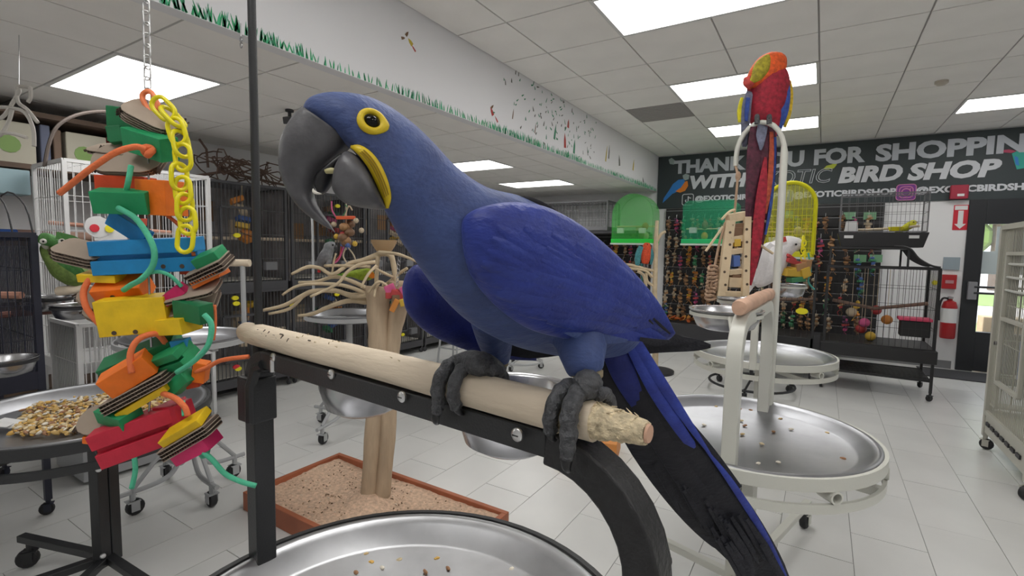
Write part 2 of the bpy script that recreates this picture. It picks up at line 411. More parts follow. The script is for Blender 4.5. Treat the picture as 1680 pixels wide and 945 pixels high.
# sleeve over the left post and the joint plate
sl = MB(); q0 = V(-1.0, .592, 0)
sl.sq(q0+V(0,0,1.05)+pn*.004, q0+V(0,0,1.145)+pn*.004, .056, .056); sl.build('sleeve', BLACK, stand, bev=.004)
sl = MB().tube([q0+pn*.028+V(.018,0,1.055), q0+pn*.028+V(.02,0,1.13), q0+pn*.024+V(.034,0,1.17), q0+pn*.024+V(.06,0,1.18)], .011, 8).build('sleeve', BLACK, stand)
def face_pt(px, py):   # a point on the camera side of the rail
    o = PA + pn*.0215; r_ = _ray(px, py); return CAM + r_*((o-CAM).dot(pn)/r_.dot(pn))
for px, py in ((449, 586), (544, 614), (660, 651), (849, 713)):
    c = face_pt(px, py); M = Matrix((PU, V(0,0,1), pn)).transposed()
    bolt = MB().lathe([(.0085, -.001), (.0085, .002), (.006, .0045), (.001, .005)], c, 14, M).build('bolt', SCREW, stand)
    MB().box(c+pn*.0048, (.009, .0016, .001), M).build('slot', BLACK, bolt, sm=0)
for px, py in ((448, 600), (754, 705), (540, 627)):
    c = face_pt(px, py); c -= pn*.035 if px != 448 else pn*0
    MB().tube([c+V(0,0,.012), c-V(0,0,.012)], .006, 10).build('bracket_knob', SCREW, stand)
# the log: thick, peeled; its right end is chewed rough
L = (PB-PA).length; rings = []; N = 46
for i in range(N+1):
    f = i/N; c = PA + PU*L*f; rr = []
    if f > .955: break
    taper = 1.0 if f > .03 else .93
    for k in range(20):
        a = 2*math.pi*k/20; r_ = .0238*taper*(1+.035*math.sin(3*a+5*f)+.03*math.sin(11*f+a))
        if .28 < f < .80 and math.sin(a) > .3: r_ *= 1 - .05*max(0, math.sin(37*f)*math.sin(91*f))
        if f > .72: r_ *= .985
        rr.append(c + (pn*math.cos(a)+V(0,0,1)*math.sin(a))*r_)
    rings.append(rr)
perch = MB().rings(rings).build('perch', WOODP, stand, sm=60)
pk = MB(); rr2 = []; rnd.seed(3)
for i in range(27):
    f = .875+.125*i/26; c = PA + PU*L*f; rr = []
    sh = 1.04 - .52*max(0, (f-.89)/.11)**1.2
    for k in range(26):
        a = 2*math.pi*k/26; r_ = .0238*sh*(1+rnd.uniform(-.09,.09)); rr.append(c + (pn*math.cos(a)+V(0,0,1)*math.sin(a))*r_ + PU*rnd.uniform(-.001,.001))
    rr2.append(rr)
ch = pk.rings(rr2).build('chewed_end', WOODC, perch, sm=25)
MB().lathe([(.0105, 0), (.0095, .003), (.001, .0035)], PB, 14, Matrix((pn, V(0,0,1), PU)).transposed()).build('cut_end', WOODR, perch)
spl = MB()
for k in range(46):    # splinters
    f = rnd.choice((rnd.uniform(.90,.995), rnd.uniform(.90,.99), rnd.uniform(.25,.62))); a = rnd.uniform(-.6, 2.3) if f > .8 else rnd.uniform(.9, 1.9)
    n_ = pn*math.cos(a)+V(0,0,1)*math.sin(a); c = PA+PU*L*f+n_*.0225*(1.04-.4*max(0,(f-.9)/.1)); d = (PU*rnd.choice((-1,1))*rnd.uniform(.5,1)+n_*rnd.uniform(.1,.6)).normalized()
    spl.tube([c, c+d*rnd.uniform(.004,.010)], [.0011,.0003], 4)
tag(spl.build('splinters', WOODC, perch), kind='stuff')
mk = MB()
for px, py, w_, h_ in ((428,541,3,9), (436,546,2.4,10), (446,549,7,2.2), (455,541,10,2.2), (459,550,3,7), (470,557,2,6), (418,538,4,3), (452,556,3,3), (500,549,7,1.6)):
    p0 = PA + PU*0; r_ = _ray(px, py); c = CAM + r_*(((PA+pn*.0225)-CAM).dot(pn)/r_.dot(pn)); up_ = c - (PA+PU*(c-PA).dot(PU)); up_.normalize()
    c = PA+PU*(c-PA).dot(PU)+up_*.0238; mk.obox(c, PU*w_*.0006, up_.cross(PU)*h_*.0006, up_*.0006)
mk.build('bark_marks', mat('bark_mark', (.10,.08,.06), .8), perch, sm=0)['kind'] = 'stuff'
# thin upright rod with a crook that carries the hanging toy
TOYTOP = at(238, -150, 1.0)
p0 = ony(424, 500, .598); p1 = ony(411, 0, .598)
ax = (p1-p0).normalized(); top = p0+V(0,0,1)*0.96; tt = V(TOYTOP.x, TOYTOP.y, 0)-V(top.x, top.y, 0); Lh = tt.length; tt.normalize()
path = [V(p0.x, p0.y, 1.19), p0, V(p0.x, p0.y, top.z)]
for k in range(1, 13):
    a = math.pi*k/12; path.append(V(p0.x, p0.y, top.z)+tt*Lh/2*(1-math.cos(a))+V(0,0,1)*Lh/2*math.sin(a))
HOOK = path[-1].copy(); path.append(HOOK-V(0,0,.02))
MB().tube(path, .0082, 10).build('toy_rod', BLACK, stand)
MB().lathe([(.014, 1.165), (.014, 1.225)], (p0.x, p0.y, 0), 12).build('rod_socket', BLACK, stand)

# tray with scraps
near_tray = tray(NC, .425, TRZ, 'steel_tray', 'round steel tray on the black stand below the blue macaw', 'round steel trays')
SEEDC = [mat('seed_%d' % k, c, .6) for k, c in enumerate([(.55,.36,.12), (.62,.45,.22), (.72,.60,.38), (.35,.18,.09), (.70,.42,.10), (.80,.74,.62)])]
def scrap(px, py, z, k, s, label, group, cat='food scrap', name='food_scrap'):
    c = onz(px, py, z+s*.5); m = MB(); M = rotm(rnd.uniform(-.3,.3), rnd.uniform(-.3,.3), rnd.uniform(0,6))
    m.ell(c, (s*1.3, s*.8, s*.55), M, 8, 5)
    for i in range(len(m.v)): m.v[i] = tuple(x+rnd.uniform(-.12,.12)*s for x in m.v[i])
    return tag(m.build(name, SEEDC[k], sm=30), label, cat, group)
for px, py, k in ((549,910,2), (600,909,1), (609,922,4), (627,931,5), (584,939,3), (717,916,4), (735,932,3), (698,938,3), (712,889,5), (830,915,5), (839,934,5), (655,918,2)):
    scrap(px, py, TRZ-.048, k, .006, 'small dry food scrap on the tray under the blue macaw', 'scraps on the tray below the blue macaw')
# two bowls clamped behind the rail
def bowl(c, r, h, label, name='steel_bowl', m=STEEL, group='steel feeding bowls', cat='bowl'):
    t = thing(name, label, cat, (c[0], c[1], c[2]-h), 0, group)
    prof = [(.001, -h), (r*.55, -h), (r*.78, -h*.86), (r*.90, -h*.45), (r*.945, -.004), (r*1.02, -.001), (r*1.03, .003), (r*.98, .004), (r*.915, -.002), (r*.87, -h*.45), (r*.75, -h*.82), (r*.52, -h*.94), (.001, -h*.94)]
    MB().lathe(prof, c, 40).build('bowl_shell', m, t, sm=60)
    return t
for (px, py, Y, lab) in ((840, 638, .70, 'steel feeding bowl behind the perch rail, between the blue macaw feet'), (596, 600, .735, 'steel feeding bowl behind the perch rail, in front of the bare tree trunk')):
    c = ony(px, py, Y); bowl(c, .102, .10, lab)
    rg = MB(); rg.tube([c+V(.099*math.cos(a*math.pi/16), .099*math.sin(a*math.pi/16), -.010) for a in range(32)], .004, 6, closed=True)
    e = PA + PU*(c-PA).dot(PU); e = V(e.x, e.y, 1.17) - pn*.02
    rg.tube([c+(e-V(c.x,c.y,e.z)).normalized()*.1+V(0,0,-.010), e], .005, 6); rg.build('bowl_holder', BLACK, stand)
# ---------------------------------------------------------------- the blue macaw
from mathutils.bvhtree import BVHTree
def feather_mat(name, base, alt, rough=.55, sc=1.0, dark=(.01,.012,.04), ax=(1,0,0), sheen=.15):
    """plumage: soft colour drift, barb streaks and low relief"""
    m = bpy.data.materials.new(name); m.use_nodes = True; nt = m.node_tree; b = nt.nodes['Principled BSDF']; L = nt.links.new
    tc = nt.nodes.new('ShaderNodeTexCoord'); mp = nt.nodes.new('ShaderNodeMapping')
    mp.inputs['Rotation'].default_value = (R(10), R(38), R(-30)); mp.inputs['Scale'].default_value = (9*sc, 26*sc, 26*sc); L(tc.outputs['Object'], mp.inputs[0])
    n1 = nt.nodes.new('ShaderNodeTexNoise'); n1.inputs['Scale'].default_value = 1.1; n1.inputs['Detail'].default_value = 6; L(mp.outputs[0], n1.inputs['Vector'])
    vo = nt.nodes.new('ShaderNodeTexVoronoi'); vo.inputs['Scale'].default_value = 2.6; L(mp.outputs[0], vo.inputs['Vector'])
    n2 = nt.nodes.new('ShaderNodeTexNoise'); n2.inputs['Scale'].default_value = 9; n2.inputs['Detail'].default_value = 3; L(mp.outputs[0], n2.inputs['Vector'])
    rp = nt.nodes.new('ShaderNodeValToRGB'); rp.color_ramp.elements[0].position = .32; rp.color_ramp.elements[1].position = .68
    rp.color_ramp.elements[0].color = (*alt, 1); rp.color_ramp.elements[1].color = (*base, 1); L(n1.outputs['Fac'], rp.inputs[0])
    mx = nt.nodes.new('ShaderNodeMix'); mx.data_type = 'RGBA'; mx.blend_type = 'MULTIPLY'; mx.inputs[0].default_value = .35
    r2 = nt.nodes.new('ShaderNodeValToRGB'); r2.color_ramp.elements[0].position = .25; r2.color_ramp.elements[1].position = .75; r2.color_ramp.elements[0].color = (.45,.45,.5,1); r2.color_ramp.elements[1].color = (1.0,1.0,1.0,1)
    L(n2.outputs['Fac'], r2.inputs[0]); L(rp.outputs[0], mx.inputs['A']); L(r2.outputs[0], mx.inputs['B']); L(mx.outputs['Result'], b.inputs['Base Color'])
    ad = nt.nodes.new('ShaderNodeMath'); ad.operation = 'ADD'; L(vo.outputs['Distance'], ad.inputs[0]); L(n2.outputs['Fac'], ad.inputs[1])
    bp = nt.nodes.new('ShaderNodeBump'); bp.inputs['Strength'].default_value = .22; bp.inputs['Distance'].default_value = .006; L(ad.outputs[0], bp.inputs['Height']); L(bp.outputs[0], b.inputs['Normal'])
    b.inputs['Roughness'].default_value = rough; b.inputs['Sheen Weight'].default_value = sheen; b.inputs['Sheen Tint'].default_value = (.5,.6,1,1); b.inputs['Specular IOR Level'].default_value = .3
    return m, rp
F_BODY, _ = feather_mat('blue_body_plumage', (.066,.104,.27), (.054,.078,.20))
F_WING, _ = feather_mat('cobalt_wing_plumage', (.032,.056,.32), (.025,.041,.24), .42)
F_DARKB, _ = feather_mat('deep_blue_plumage', (.018,.028,.20), (.013,.02,.14), .5)
F_BLACK, _ = feather_mat('black_plumage', (.008,.008,.011), (.016,.015,.018), .5)
F_TAIL, _ = feather_mat('blue_tail_plumage', (.045,.08,.44), (.03,.045,.28), .4)
BEAK = mat('grey_black_beak', (.092,.090,.097), .42, 0, var=.35, vs=40, bump=.12, bs=70)
YSKIN = mat('yellow_facial_skin', (.72,.52,.012), .5, 0, bump=.2, bs=120)
TOE = mat('dark_scaly_skin', (.078,.08,.086), .55, 0, var=.4, vs=120, bump=.8, bs=160)

def loft(secs, k=4, n=24, ppow=1.0, sk=0.0):
    """sections (top px, bottom px, depth, half depth) -> rings; a full round body in space"""
    rr = []
    for tx, ty, bx, by, d, w_ in smooth_path(secs, k):
        T, B = at(tx, ty, d), at(bx, by, d); c = (T+B)/2; a = (T-B)/2
        rr.append([c + a*math.copysign(abs(math.cos(t))**ppow, math.cos(t)) + FW*w_*math.copysign(abs(math.sin(t))**ppow, math.sin(t)) + FW*sk*math.cos(t) for t in [2*math.pi*j/n for j in range(n)]])
    return rr
bird = thing('macaw', 'large cobalt blue macaw with yellow eye ring standing on the chewed perch', 'parrot', PA+PU*L*.62+V(0,0,.024))
body = [(498,181,503,194,.535,.005), (506,170,520,206,.535,.020), (522,160,544,226,.535,.030), (555,155,584,252,.535,.039), (600,159,611,300,.538,.044), (640,175,630,342,.545,.046),
        (682,205,646,372,.555,.046), (716,238,662,402,.565,.048), (750,274,684,432,.58,.052), (800,308,714,474,.60,.064), (860,324,756,518,.625,.076), (930,358,800,548,.65,.082),
        (985,404,850,570,.675,.080), (1024,448,904,582,.70,.070), (1048,490,948,588,.72,.055), (1060,530,985,588,.735,.036), (1052,556,1010,585,.745,.02), (1040,572,1025,582,.75,.006)]
bm_ = MB(); bm_.rings(loft(body))
def px_m(n, d): return n*d/FPX
PN_ = PA+PU*(onz(958,683,1.23)-PA).dot(PU); PF_ = PA+PU*(onz(824,630,1.23)-PA).dot(PU)
dN = (PN_-CAM).dot(FW); dF = (PF_-CAM).dot(FW)
# feathered thighs grow out of the body down to the perch
for pts in ([(948,520,.66,.040), (953,560,.625,.034), (957,590,.602,.027), (962,613,.598,.022)], [(808,520,.72,.034), (812,555,.745,.028), (816,580,.77,.022), (816,597,.775,.0185)]):
    pp = smooth_path(pts, 3); bm_.tube([at(x, y, d) for x, y, d, r_ in pp], [p[3] for p in pp], 14)
bo = bm_.build('body', F_BODY, bird, sm=180)
md = bo.modifiers.new('remesh', 'REMESH'); md.mode = 'VOXEL'; md.voxel_size = .0042; md.use_smooth_shade = True
md = bo.modifiers.new('smooth', 'SMOOTH'); md.factor = .5; md.iterations = 6
BT = BVHTree.FromPolygons([Vector(v) for v in bm_.v], bm_.f)
def hit(px, py, off=0.0, far=False, tree=None):
    r_ = _ray(px, py)
    if far:
        o = CAM + r_*1.6; h = (tree or BT).ray_cast(o, -r_)
    else: h = (tree or BT).ray_cast(CAM, r_)
    if h[0] is None: return None, -FW
    n_ = h[1].normalized()
    if n_.dot(r_)*(1 if not far else -1) > 0: n_ = -n_
    return h[0] + n_*off, n_
# beak
ub = [(501,180,577,234,.532,.030), (487,192,562,249,.530,.029), (470,220,541,265,.527,.0275), (462,250,523,282,.525,.0245), (463,282,515,301,.524,.021), (473,313,514,322,.524,.016), (491,340,524,344,.524,.0125), (517,362,540,366,.525,.008), (549,380,550,382,.526,.0012)]
MB().rings(loft(ub, 4, 22, .92)).build('upper_beak', BEAK, bird, sm=180)
lb = [(547,303,553,321,.512,.008), (554,272,564,332,.512,.017), (570,250,588,340,.513,.024), (592,260,612,343,.515,.027), (612,286,625,343,.518,.026), (625,316,632,341,.521,.018), (632,334,634,339,.524,.006)]
lbm = MB(); lbm.rings(loft(lb, 4, 20, .9)); lo = lbm.build('lower_beak', BEAK, bird, sm=180)
tg = MB().rings(loft([(562,252,568,262,.522,.008), (545,266,553,284,.522,.013), (524,282,540,306,.522,.014), (518,296,530,318,.522,.012), (520,310,524,318,.522,.005)], 4, 14))
tg.build('tongue', mat('black_tongue', (.012,.012,.014), .35), bird, sm=180)
MB().rings(loft([(533,278,535,285,.508,.003), (543,275,547,285,.508,.004), (554,277,555,283,.508,.003)], 3, 10)).build('tongue_stripe', mat('pale_tongue', (.55,.50,.25), .4), bird, sm=180)
MB().rings(loft([(514,309,513,316,.507,.002), (519,314,518,319,.507,.003), (527,317,527,319,.507,.002)], 3, 10)).build('food_crumb', mat('food_white', (.8,.76,.68), .7), bird, sm=180)
# yellow lappet at the root of the lower beak
LB = BVHTree.FromPolygons([Vector(v) for v in lbm.v+bm_.v], lbm.f+[tuple(i+len(lbm.v) for i in f) for f in bm_.f])
lap = [(575,240,3), (587,244,7), (600,254,9.5), (612,269,10.5), (622,288,10.5), (630,308,9.5), (635,326,7), (635,342,2.5)]
ls = smooth_path(lap, 4); lr = []
for i, (x, y, w_) in enumerate(ls):
    a = ls[max(i-1,0)]; b = ls[min(i+1,len(ls)-1)]; tx, ty = b[0]-a[0], b[1]-a[1]; q = math.hypot(tx, ty); nx, ny = ty/q, -tx/q
    row = []
    ctr, nn = hit(x, y, 0, tree=LB); ctr = ctr or at(x, y, .52); d = (ctr-CAM).dot(FW)
    for s in (-1, -.6, 0, .6, 1): row.append(at(x+nx*w_*s, y+ny*w_*s, d - .006*(1-.6*s*s)))
    for s in (.6, 0, -.6): row.append(at(x+nx*w_*s, y+ny*w_*s, d + .008))
    lr.append(row)
lapo = MB().rings(lr).build('yellow_lappet', YSKIN, bird, sm=180)
cr = MB()
for off in (-3.5, 0, 3.5):
    pts = [at(x+off*.9, y-off*.6, ((hit(x, y, 0, tree=LB)[0] or at(x, y, .52))-CAM).dot(FW)-.0064) for x, y, w_ in ls[6:-5]]
    cr.tube(pts, .0006, 5)
cr.build('skin_crease', mat('skin_crease', (.35,.22,.01), .6), lapo)
# eyes
for far_ in (False, True):
    c, n_ = hit(610, 199, 0, far_); e1 = (RT - n_*RT.dot(n_)).normalized(); e2 = n_.cross(e1)
    if e2.dot(UP) < 0: e2 = -e2
    s = .535/FPX if not far_ else .6/FPX
    rg = []
    for k in range(28):
        a = 2*math.pi*k/28; ro = 22.5 + 5*max(0, math.cos(a+.15))**6; ry = 22.0
        o_ = e1*ro*s*math.cos(a)+e2*ry*s*math.sin(a); i_ = e1*12.5*s*math.cos(a)+e2*13*s*math.sin(a)
        rg.append([c+o_-n_*.005, c+o_*.98+n_*.0018, c+(o_+i_)/2+n_*.0036, c+i_+n_*.0024, c+i_-n_*.005])
    ring = MB().rings(rg, cap=False, closed=True).build('eye_ring', YSKIN, bird, sm=180)
    MB().ell(c-n_*.0052, (13.5*s, 13.5*s, .0105), Matrix((e1, e2, n_)).transposed(), 20, 12).build('eye', mat('glossy_dark_eye', (.004,.004,.004), .10, spec=.25), bird, sm=180)
# near wing
wing = [(756,372,756,390,.556,.006), (768,354,760,424,.552,.022), (795,341,776,460,.55,.031), (838,334,815,505,.556,.037), (893,341,866,540,.571,.038), (950,370,925,557,.592,.034), (1003,413,980,563,.614,.027), (1046,457,1028,562,.634,.019), (1080,500,1066,560,.65,.011), (1104,545,1096,562,.662,.004)]
wmb = MB(); wmb.rings(loft(wing, 5, 26, 1.0, -.01)); w_near = wmb.build('wing', F_WING, bird, sm=180)
WT = BVHTree.FromPolygons([Vector(v) for v in wmb.v], wmb.f)
def feather(pts, mat_, name='feather', parent=None, th=.0012, tree=None, off=.0012, tip=.25, cup=.12):
    """a single vane: centre line (px, py, half width px, depth or None=on the surface)"""
    pp = smooth_path([(p[0], p[1], p[2]) for p in pts], 4); rr = []; dd = [p[3] for p in pts]; n = len(pp)
    for i, (x, y, hw) in enumerate(pp):
        a = pp[max(i-1,0)]; b = pp[min(i+1,n-1)]; tx, ty = b[0]-a[0], b[1]-a[1]; q = math.hypot(tx, ty) or 1; nx, ny = ty/q, -tx/q
        f = i/(n-1)*(len(dd)-1); j = min(int(f), len(dd)-2); d = dd[j]+(dd[j+1]-dd[j])*(f-j) if dd[0] is not None else None
        row = []
        ss = (-1, -.5, 0, .5, 1)
        for s in ss:
            X, Y = x+nx*hw*s, y+ny*hw*s
            if d is None:
                h, nn = hit(X, Y, off*(.4+1.0*(1-abs(s))), tree=tree)
                if h is None: return None
                row.append(h)
            else: row.append(at(X, Y, d - hw*cup*(1-s*s)*.001))
        lo = [p + FW*th for p in reversed(row)]
        rr.append(row+lo)
    return MB().rings(rr).build(name, mat_, parent or bird, sm=50)
# layered vanes near the folded wing tip, with dark gaps between them
tipf = [[(985,470,4), (1030,500,9), (1070,528,8), (1086,543,2)], [(960,500,4), (1010,522,9), (1060,543,8), (1092,556,2)], [(940,522,4), (990,540,9), (1040,552,8), (1075,557,2)], [(905,530,4), (950,548,9), (1000,557,7), (1030,559,2)],
        [(1000,425,4), (1040,465,8), (1075,508,7), (1096,540,2)], [(1025,455,3), (1058,492,6), (1085,528,5), (1102,550,1.5)]]
for k, t_ in enumerate(tipf):
    pth = []
    feather([(x, y, w_, .602+.062*min(1, max(0, (x-900)/200))-.027*max(0, 1-abs(x-900)/260) - .004) for x, y, w_ in t_], F_WING if k % 3 else F_BODY)
F_WING2, _ = feather_mat('lighter_cobalt_vane', (.039,.066,.34), (.028,.046,.25), .4)  # slightly lighter blue, alternated with the wing blue so feather edges show
for row, (x0, y0, n_, stx, sty, Lf, hw) in enumerate(((905,385,7,-9,21,95,10), (945,400,7,-8,21,95,10), (860,372,7,-9,22,85,11), (985,440,5,-6,22,80,9), (815,372,6,-8,20,75,11))):
    for k in range(n_):
        x, y = x0+stx*k, y0+sty*k; sl_ = .62-.085*k
        feather([(x, y, hw*.5, None), (x+Lf*.35, y+Lf*.35*sl_, hw, None), (x+Lf*.7, y+Lf*.7*sl_, hw*.95, None), (x+Lf*.93, y+Lf*.93*sl_, hw*.6, None), (x+Lf, y+Lf*sl_, hw*.15, None)], (F_WING, F_WING2)[(k+row) % 2], 'covert_feather', tree=WT, off=.0011, th=.0006)
for t_ in ([(1068,518,1), (1084,534,2.5), (1100,548,1.5)], [(1050,556,3), (1075,562,6), (1100,560,2)], [(1040,498,1), (1060,520,2), (1072,532,1)], [(1010,508,1), (1030,527,1.8), (1045,538,1)]):  # black slivers that paint the shade in the gaps between tip vanes
    feather([(x, y, w_, .628+.026*min(1, max(0, (x-1000)/110))-.012) for x, y, w_ in t_], F_BLACK)
# rim of the far shoulder seen over the back
feather([(838,323,2,.60), (868,328,5,.605), (895,338,4,.61), (920,352,1,.615)], F_BLACK, 'shoulder_feather', th=.004)
# far wing: shoulder in front of the breast, long dark primaries running behind the tail root
fw = [(668,446,660,474,.72,.006), (684,434,668,512,.72,.018), (712,444,700,545,.735,.024), (760,478,752,570,.775,.022), (820,515,818,588,.815,.016), (880,535,880,592,.83,.012)]
MB().rings(loft(fw, 5, 20)).build('wing', F_DARKB, bird, sm=180)
for k, t_ in enumerate(([(815,566,13,.79), (870,574,14,.795), (922,579,4,.80)], [(880,560,18,.825), (980,566,20,.83), (1080,563,16,.835), (1140,566,10,.84), (1166,568,3,.84)], [(900,552,16,.82), (1000,556,17,.825), (1090,556,12,.83), (1130,560,3,.835)], [(830,555,14,.785), (880,566,14,.79), (915,572,3,.795)])):
    feather(t_, F_BLACK, 'primary_feather', th=.003)
# tail: long stiff vanes, black beneath and blue along the upper edges
tail = [([(990,575,16,.745), (1012,640,25,.755), (1062,730,30,.77), (1130,820,30,.79), (1185,880,24,.80), (1212,908,6,.805)], 0),
        ([(1005,575,16,.748), (1040,660,26,.758), (1105,760,32,.775), (1180,860,32,.797), (1235,925,22,.81), (1252,950,5,.815)], 0),
        ([(1015,570,16,.742), (1060,665,24,.752), (1130,770,30,.77), (1205,870,30,.79), (1262,945,22,.805), (1285,985,4,.812)], 0),
        ([(1030,566,14,.740), (1078,655,22,.750), (1145,752,24,.765), (1215,850,26,.785), (1270,935,20,.80), (1300,985,4,.81)], 0),
        ([(1034,565,9,.732), (1074,640,11,.742), (1118,708,9,.752), (1150,750,6,.764), (1170,775,2,.77)], 1),
        ([(1044,560,8,.730), (1088,632,9,.740), (1132,698,6,.750), (1165,745,2,.757)], 1),
        ([(1160,740,2,.757), (1195,785,5,.765), (1230,838,6,.777), (1262,890,4,.79), (1290,945,1.5,.80)], 1),
        ([(1000,565,16,.735), (1024,610,22,.742), (1055,665,17,.752), (1090,720,4,.76)], 2),
        ([(1085,640,2,.744), (1125,690,6,.752), (1170,745,7,.762), (1215,800,3,.772)], 0)]
for t_, m_ in tail: feather(t_, (F_BLACK, F_TAIL, F_DARKB)[m_], 'tail_feather', th=.0025, cup=.25)
for k in range(34):
    f = rnd.random(); x0 = 1105+f*125+rnd.uniform(-6,6); y0 = 800+f*112+rnd.uniform(-12,12)
    if k > 22: x0 = rnd.uniform(1190, 1285); y0 = 905+rnd.uniform(-20,45)
    feather([(x0-30, y0-48, 2.5, .768), (x0, y0, 4.5, .776), (x0+14, y0+24+rnd.uniform(0,16), 1.2, .784)], F_BLACK, 'tail_barb')
# feet: two toes over the camera side of the log, two behind
ZV = V(0,0,1)
def toe(P, u_off, a0, a1, drop, r0, side=1, lift=.0, lean=0.0):
    pts = []; rad = []; rr = .0238+r0*.85
    for k in range(11):
        a = R(a0+(a1-a0)*k/10); pts.append(P+PU*(u_off+lean*k/10)+(pn*side*math.cos(a)+ZV*math.sin(a))*rr); rad.append(r0*(1.0+.10*math.sin(k*2.6))*(1-.012*k))
    if drop:
        e = pts[-1]
        for k in range(1, 6): pts.append(e-ZV*drop*k/5+pn*side*(.004*k/5)+PU*lean*.3*k/5); rad.append(r0*(.92-.05*k)*(1+.08*math.sin(k*2.6)))
    m = MB(); sp = smooth_path([(*p, r_) for p, r_ in zip(pts, rad)], 2); m.tube([p[:3] for p in sp], [p[3] for p in sp], 10)
    t = m.build('toe', TOE, bird, sm=180)
    e = Vector(pts[-1]); d = (e-Vector(pts[-3])).normalized(); inw = -pn*side
    cl = smooth_path([(*e, r0*.62), (*(e+d*.008+inw*.001), r0*.5), (*(e+d*.014+inw*.006), r0*.28), (*(e+d*.016+inw*.012), .0004)], 3)
    MB().tube([p[:3] for p in cl], [p[3] for p in cl], 8).build('claw', mat('black_claw', (.014,.014,.016), .3), t, sm=180)
# near foot
ft = MB(); q = smooth_path([(*at(964,604,.600), .017), (*at(962,628,.598), .0155), (*(PN_+ZV*.038-pn*.002+PU*.004), .018), (*(PN_+ZV*.034+pn*.010), .014)], 4)
ft.tube([p[:3] for p in q], [p[3] for p in q], 12); ft.build('foot', TOE, bird, sm=180)
toe(PN_, .000, 100, -12, .030, .0115, lean=.002); toe(PN_, -.020, 100, -25, 0, .0098, lean=-.004)
toe(PN_, .020, 95, -20, 0, .0085, -1); toe(PN_, -.006, 95, -20, 0, .0085, -1)
ft = MB(); q = smooth_path([(*at(817,590,.775), .0155), (*at(815,606,.772), .0145), (*(PF_+ZV*.037+PU*.006), .0165), (*(PF_+ZV*.036-PU*.02), .0165), (*(PF_+ZV*.033+pn*.010-PU*.036), .012)], 4)
ft.tube([p[:3] for p in q], [p[3] for p in q], 12); ft.build('foot', TOE, bird, sm=180)
toe(PF_, -.042, 100, -30, .018, .0108, lean=-.006); toe(PF_, -.020, 100, -35, 0, .0098, lean=.002)
toe(PF_, .018, 95, -20, 0, .0088, -1); toe(PF_, -.012, 95, -20, 0, .0088, -1)
for P_ in ((962,612,.598,.0205), (816,596,.775,.0175)):   # pale skin band above each foot
    c = at(*P_[:3]); MB().lathe([(P_[3]*.7, -.006), (P_[3]*.98, -.003), (P_[3]*.98, .004), (P_[3]*.8, .006)], c, 14).build('leg_band', mat('pale_leg_skin', (.30,.25,.15), .7, bump=.4, bs=150), bird)
# ---------------------------------------------------------------- hanging block toy
TOYD = 1.0
toy = thing('hanging_parrot_toy', 'long hanging parrot toy of coloured wood blocks, cardboard and rope on a metal chain', 'bird toy', HOOK)
def tcol(n, c): return mat('dyed_'+n, c, .55, 0, var=.10, vs=30, bump=.12, bs=60)
T = dict(green=tcol('green_wood', (.012,.30,.11)), dgreen=tcol('dark_green_wood', (.008,.17,.06)), orange=tcol('orange_wood', (.90,.19,.012)), red=tcol('red_wood', (.58,.02,.05)), rust=tcol('rust_wood', (.60,.06,.01)),
         yellow=tcol('yellow_wood', (.85,.56,.01)), blue=tcol('blue_wood', (.01,.24,.55)), pink=tcol('pink_wood', (.70,.02,.14)))
CARD = mat('cardboard', (.36,.29,.23), .85, 0, var=.08, vs=20); CORR = mat('cardboard_flutes', (.085,.06,.045), .9)
ROPEO = mat('orange_cotton_rope', (.85,.20,.07), .85, bump=.3, bs=250); ROPEG = mat('mint_cotton_rope', (.10,.55,.33), .85, bump=.3, bs=250)
YPL = mat('yellow_plastic_link', (.85,.75,.01), .3); OPL = mat('orange_plastic_link', (.88,.24,.09), .35)
def tframe(roll=0, pitch=0, yaw=0):
    """axes in the image plane, turned by roll, tipped by pitch (top towards the viewer shows) and yaw"""
    M = Matrix((RT, UP, -FW)).transposed(); return M @ Matrix.Rotation(R(roll), 3, 'Z') @ Matrix.Rotation(R(pitch), 3, 'X') @ Matrix.Rotation(R(yaw), 3, 'Y')
SC = 1.0/FPX
def block(px, py, w_, h_, dep, col, roll=0, pitch=14, yaw=8, dd=0.0, grooves=0, holes=()):
    d = TOYD+dd; s = d*SC; M = tframe(roll, pitch, yaw); c = at(px, py, d); m = MB()
    X, Y, Z = M @ V(1,0,0), M @ V(0,1,0), M @ V(0,0,1)
    W, H, D = w_*s, h_*s, dep
    if grooves:      # saw-cut block: bars joined by a recessed core
        n = grooves+1; bh = H/(n+.35*(n-1))
        for k in range(n):
            yy = -H/2+bh/2+k*bh*1.35; m.obox(c+Y*yy, X*W/2, Y*bh/2, Z*D/2)
        m.obox(c-Z*D*.12, X*W*.495, Y*H*.49, Z*D*.36)
    else: m.obox(c, X*W/2, Y*H/2, Z*D/2)
    o = m.build('wood_block', T[col], toy, sm=0, bev=.0012)
    for hx, hy in holes:
        q = c+X*hx*W+Y*hy*H+Z*(D/2+.0004); MB().lathe([(.0045, 0), (.0044, .0006), (.001, .0006)], q, 10, M).build('drill_hole', CORR, o, sm=0)
    return o
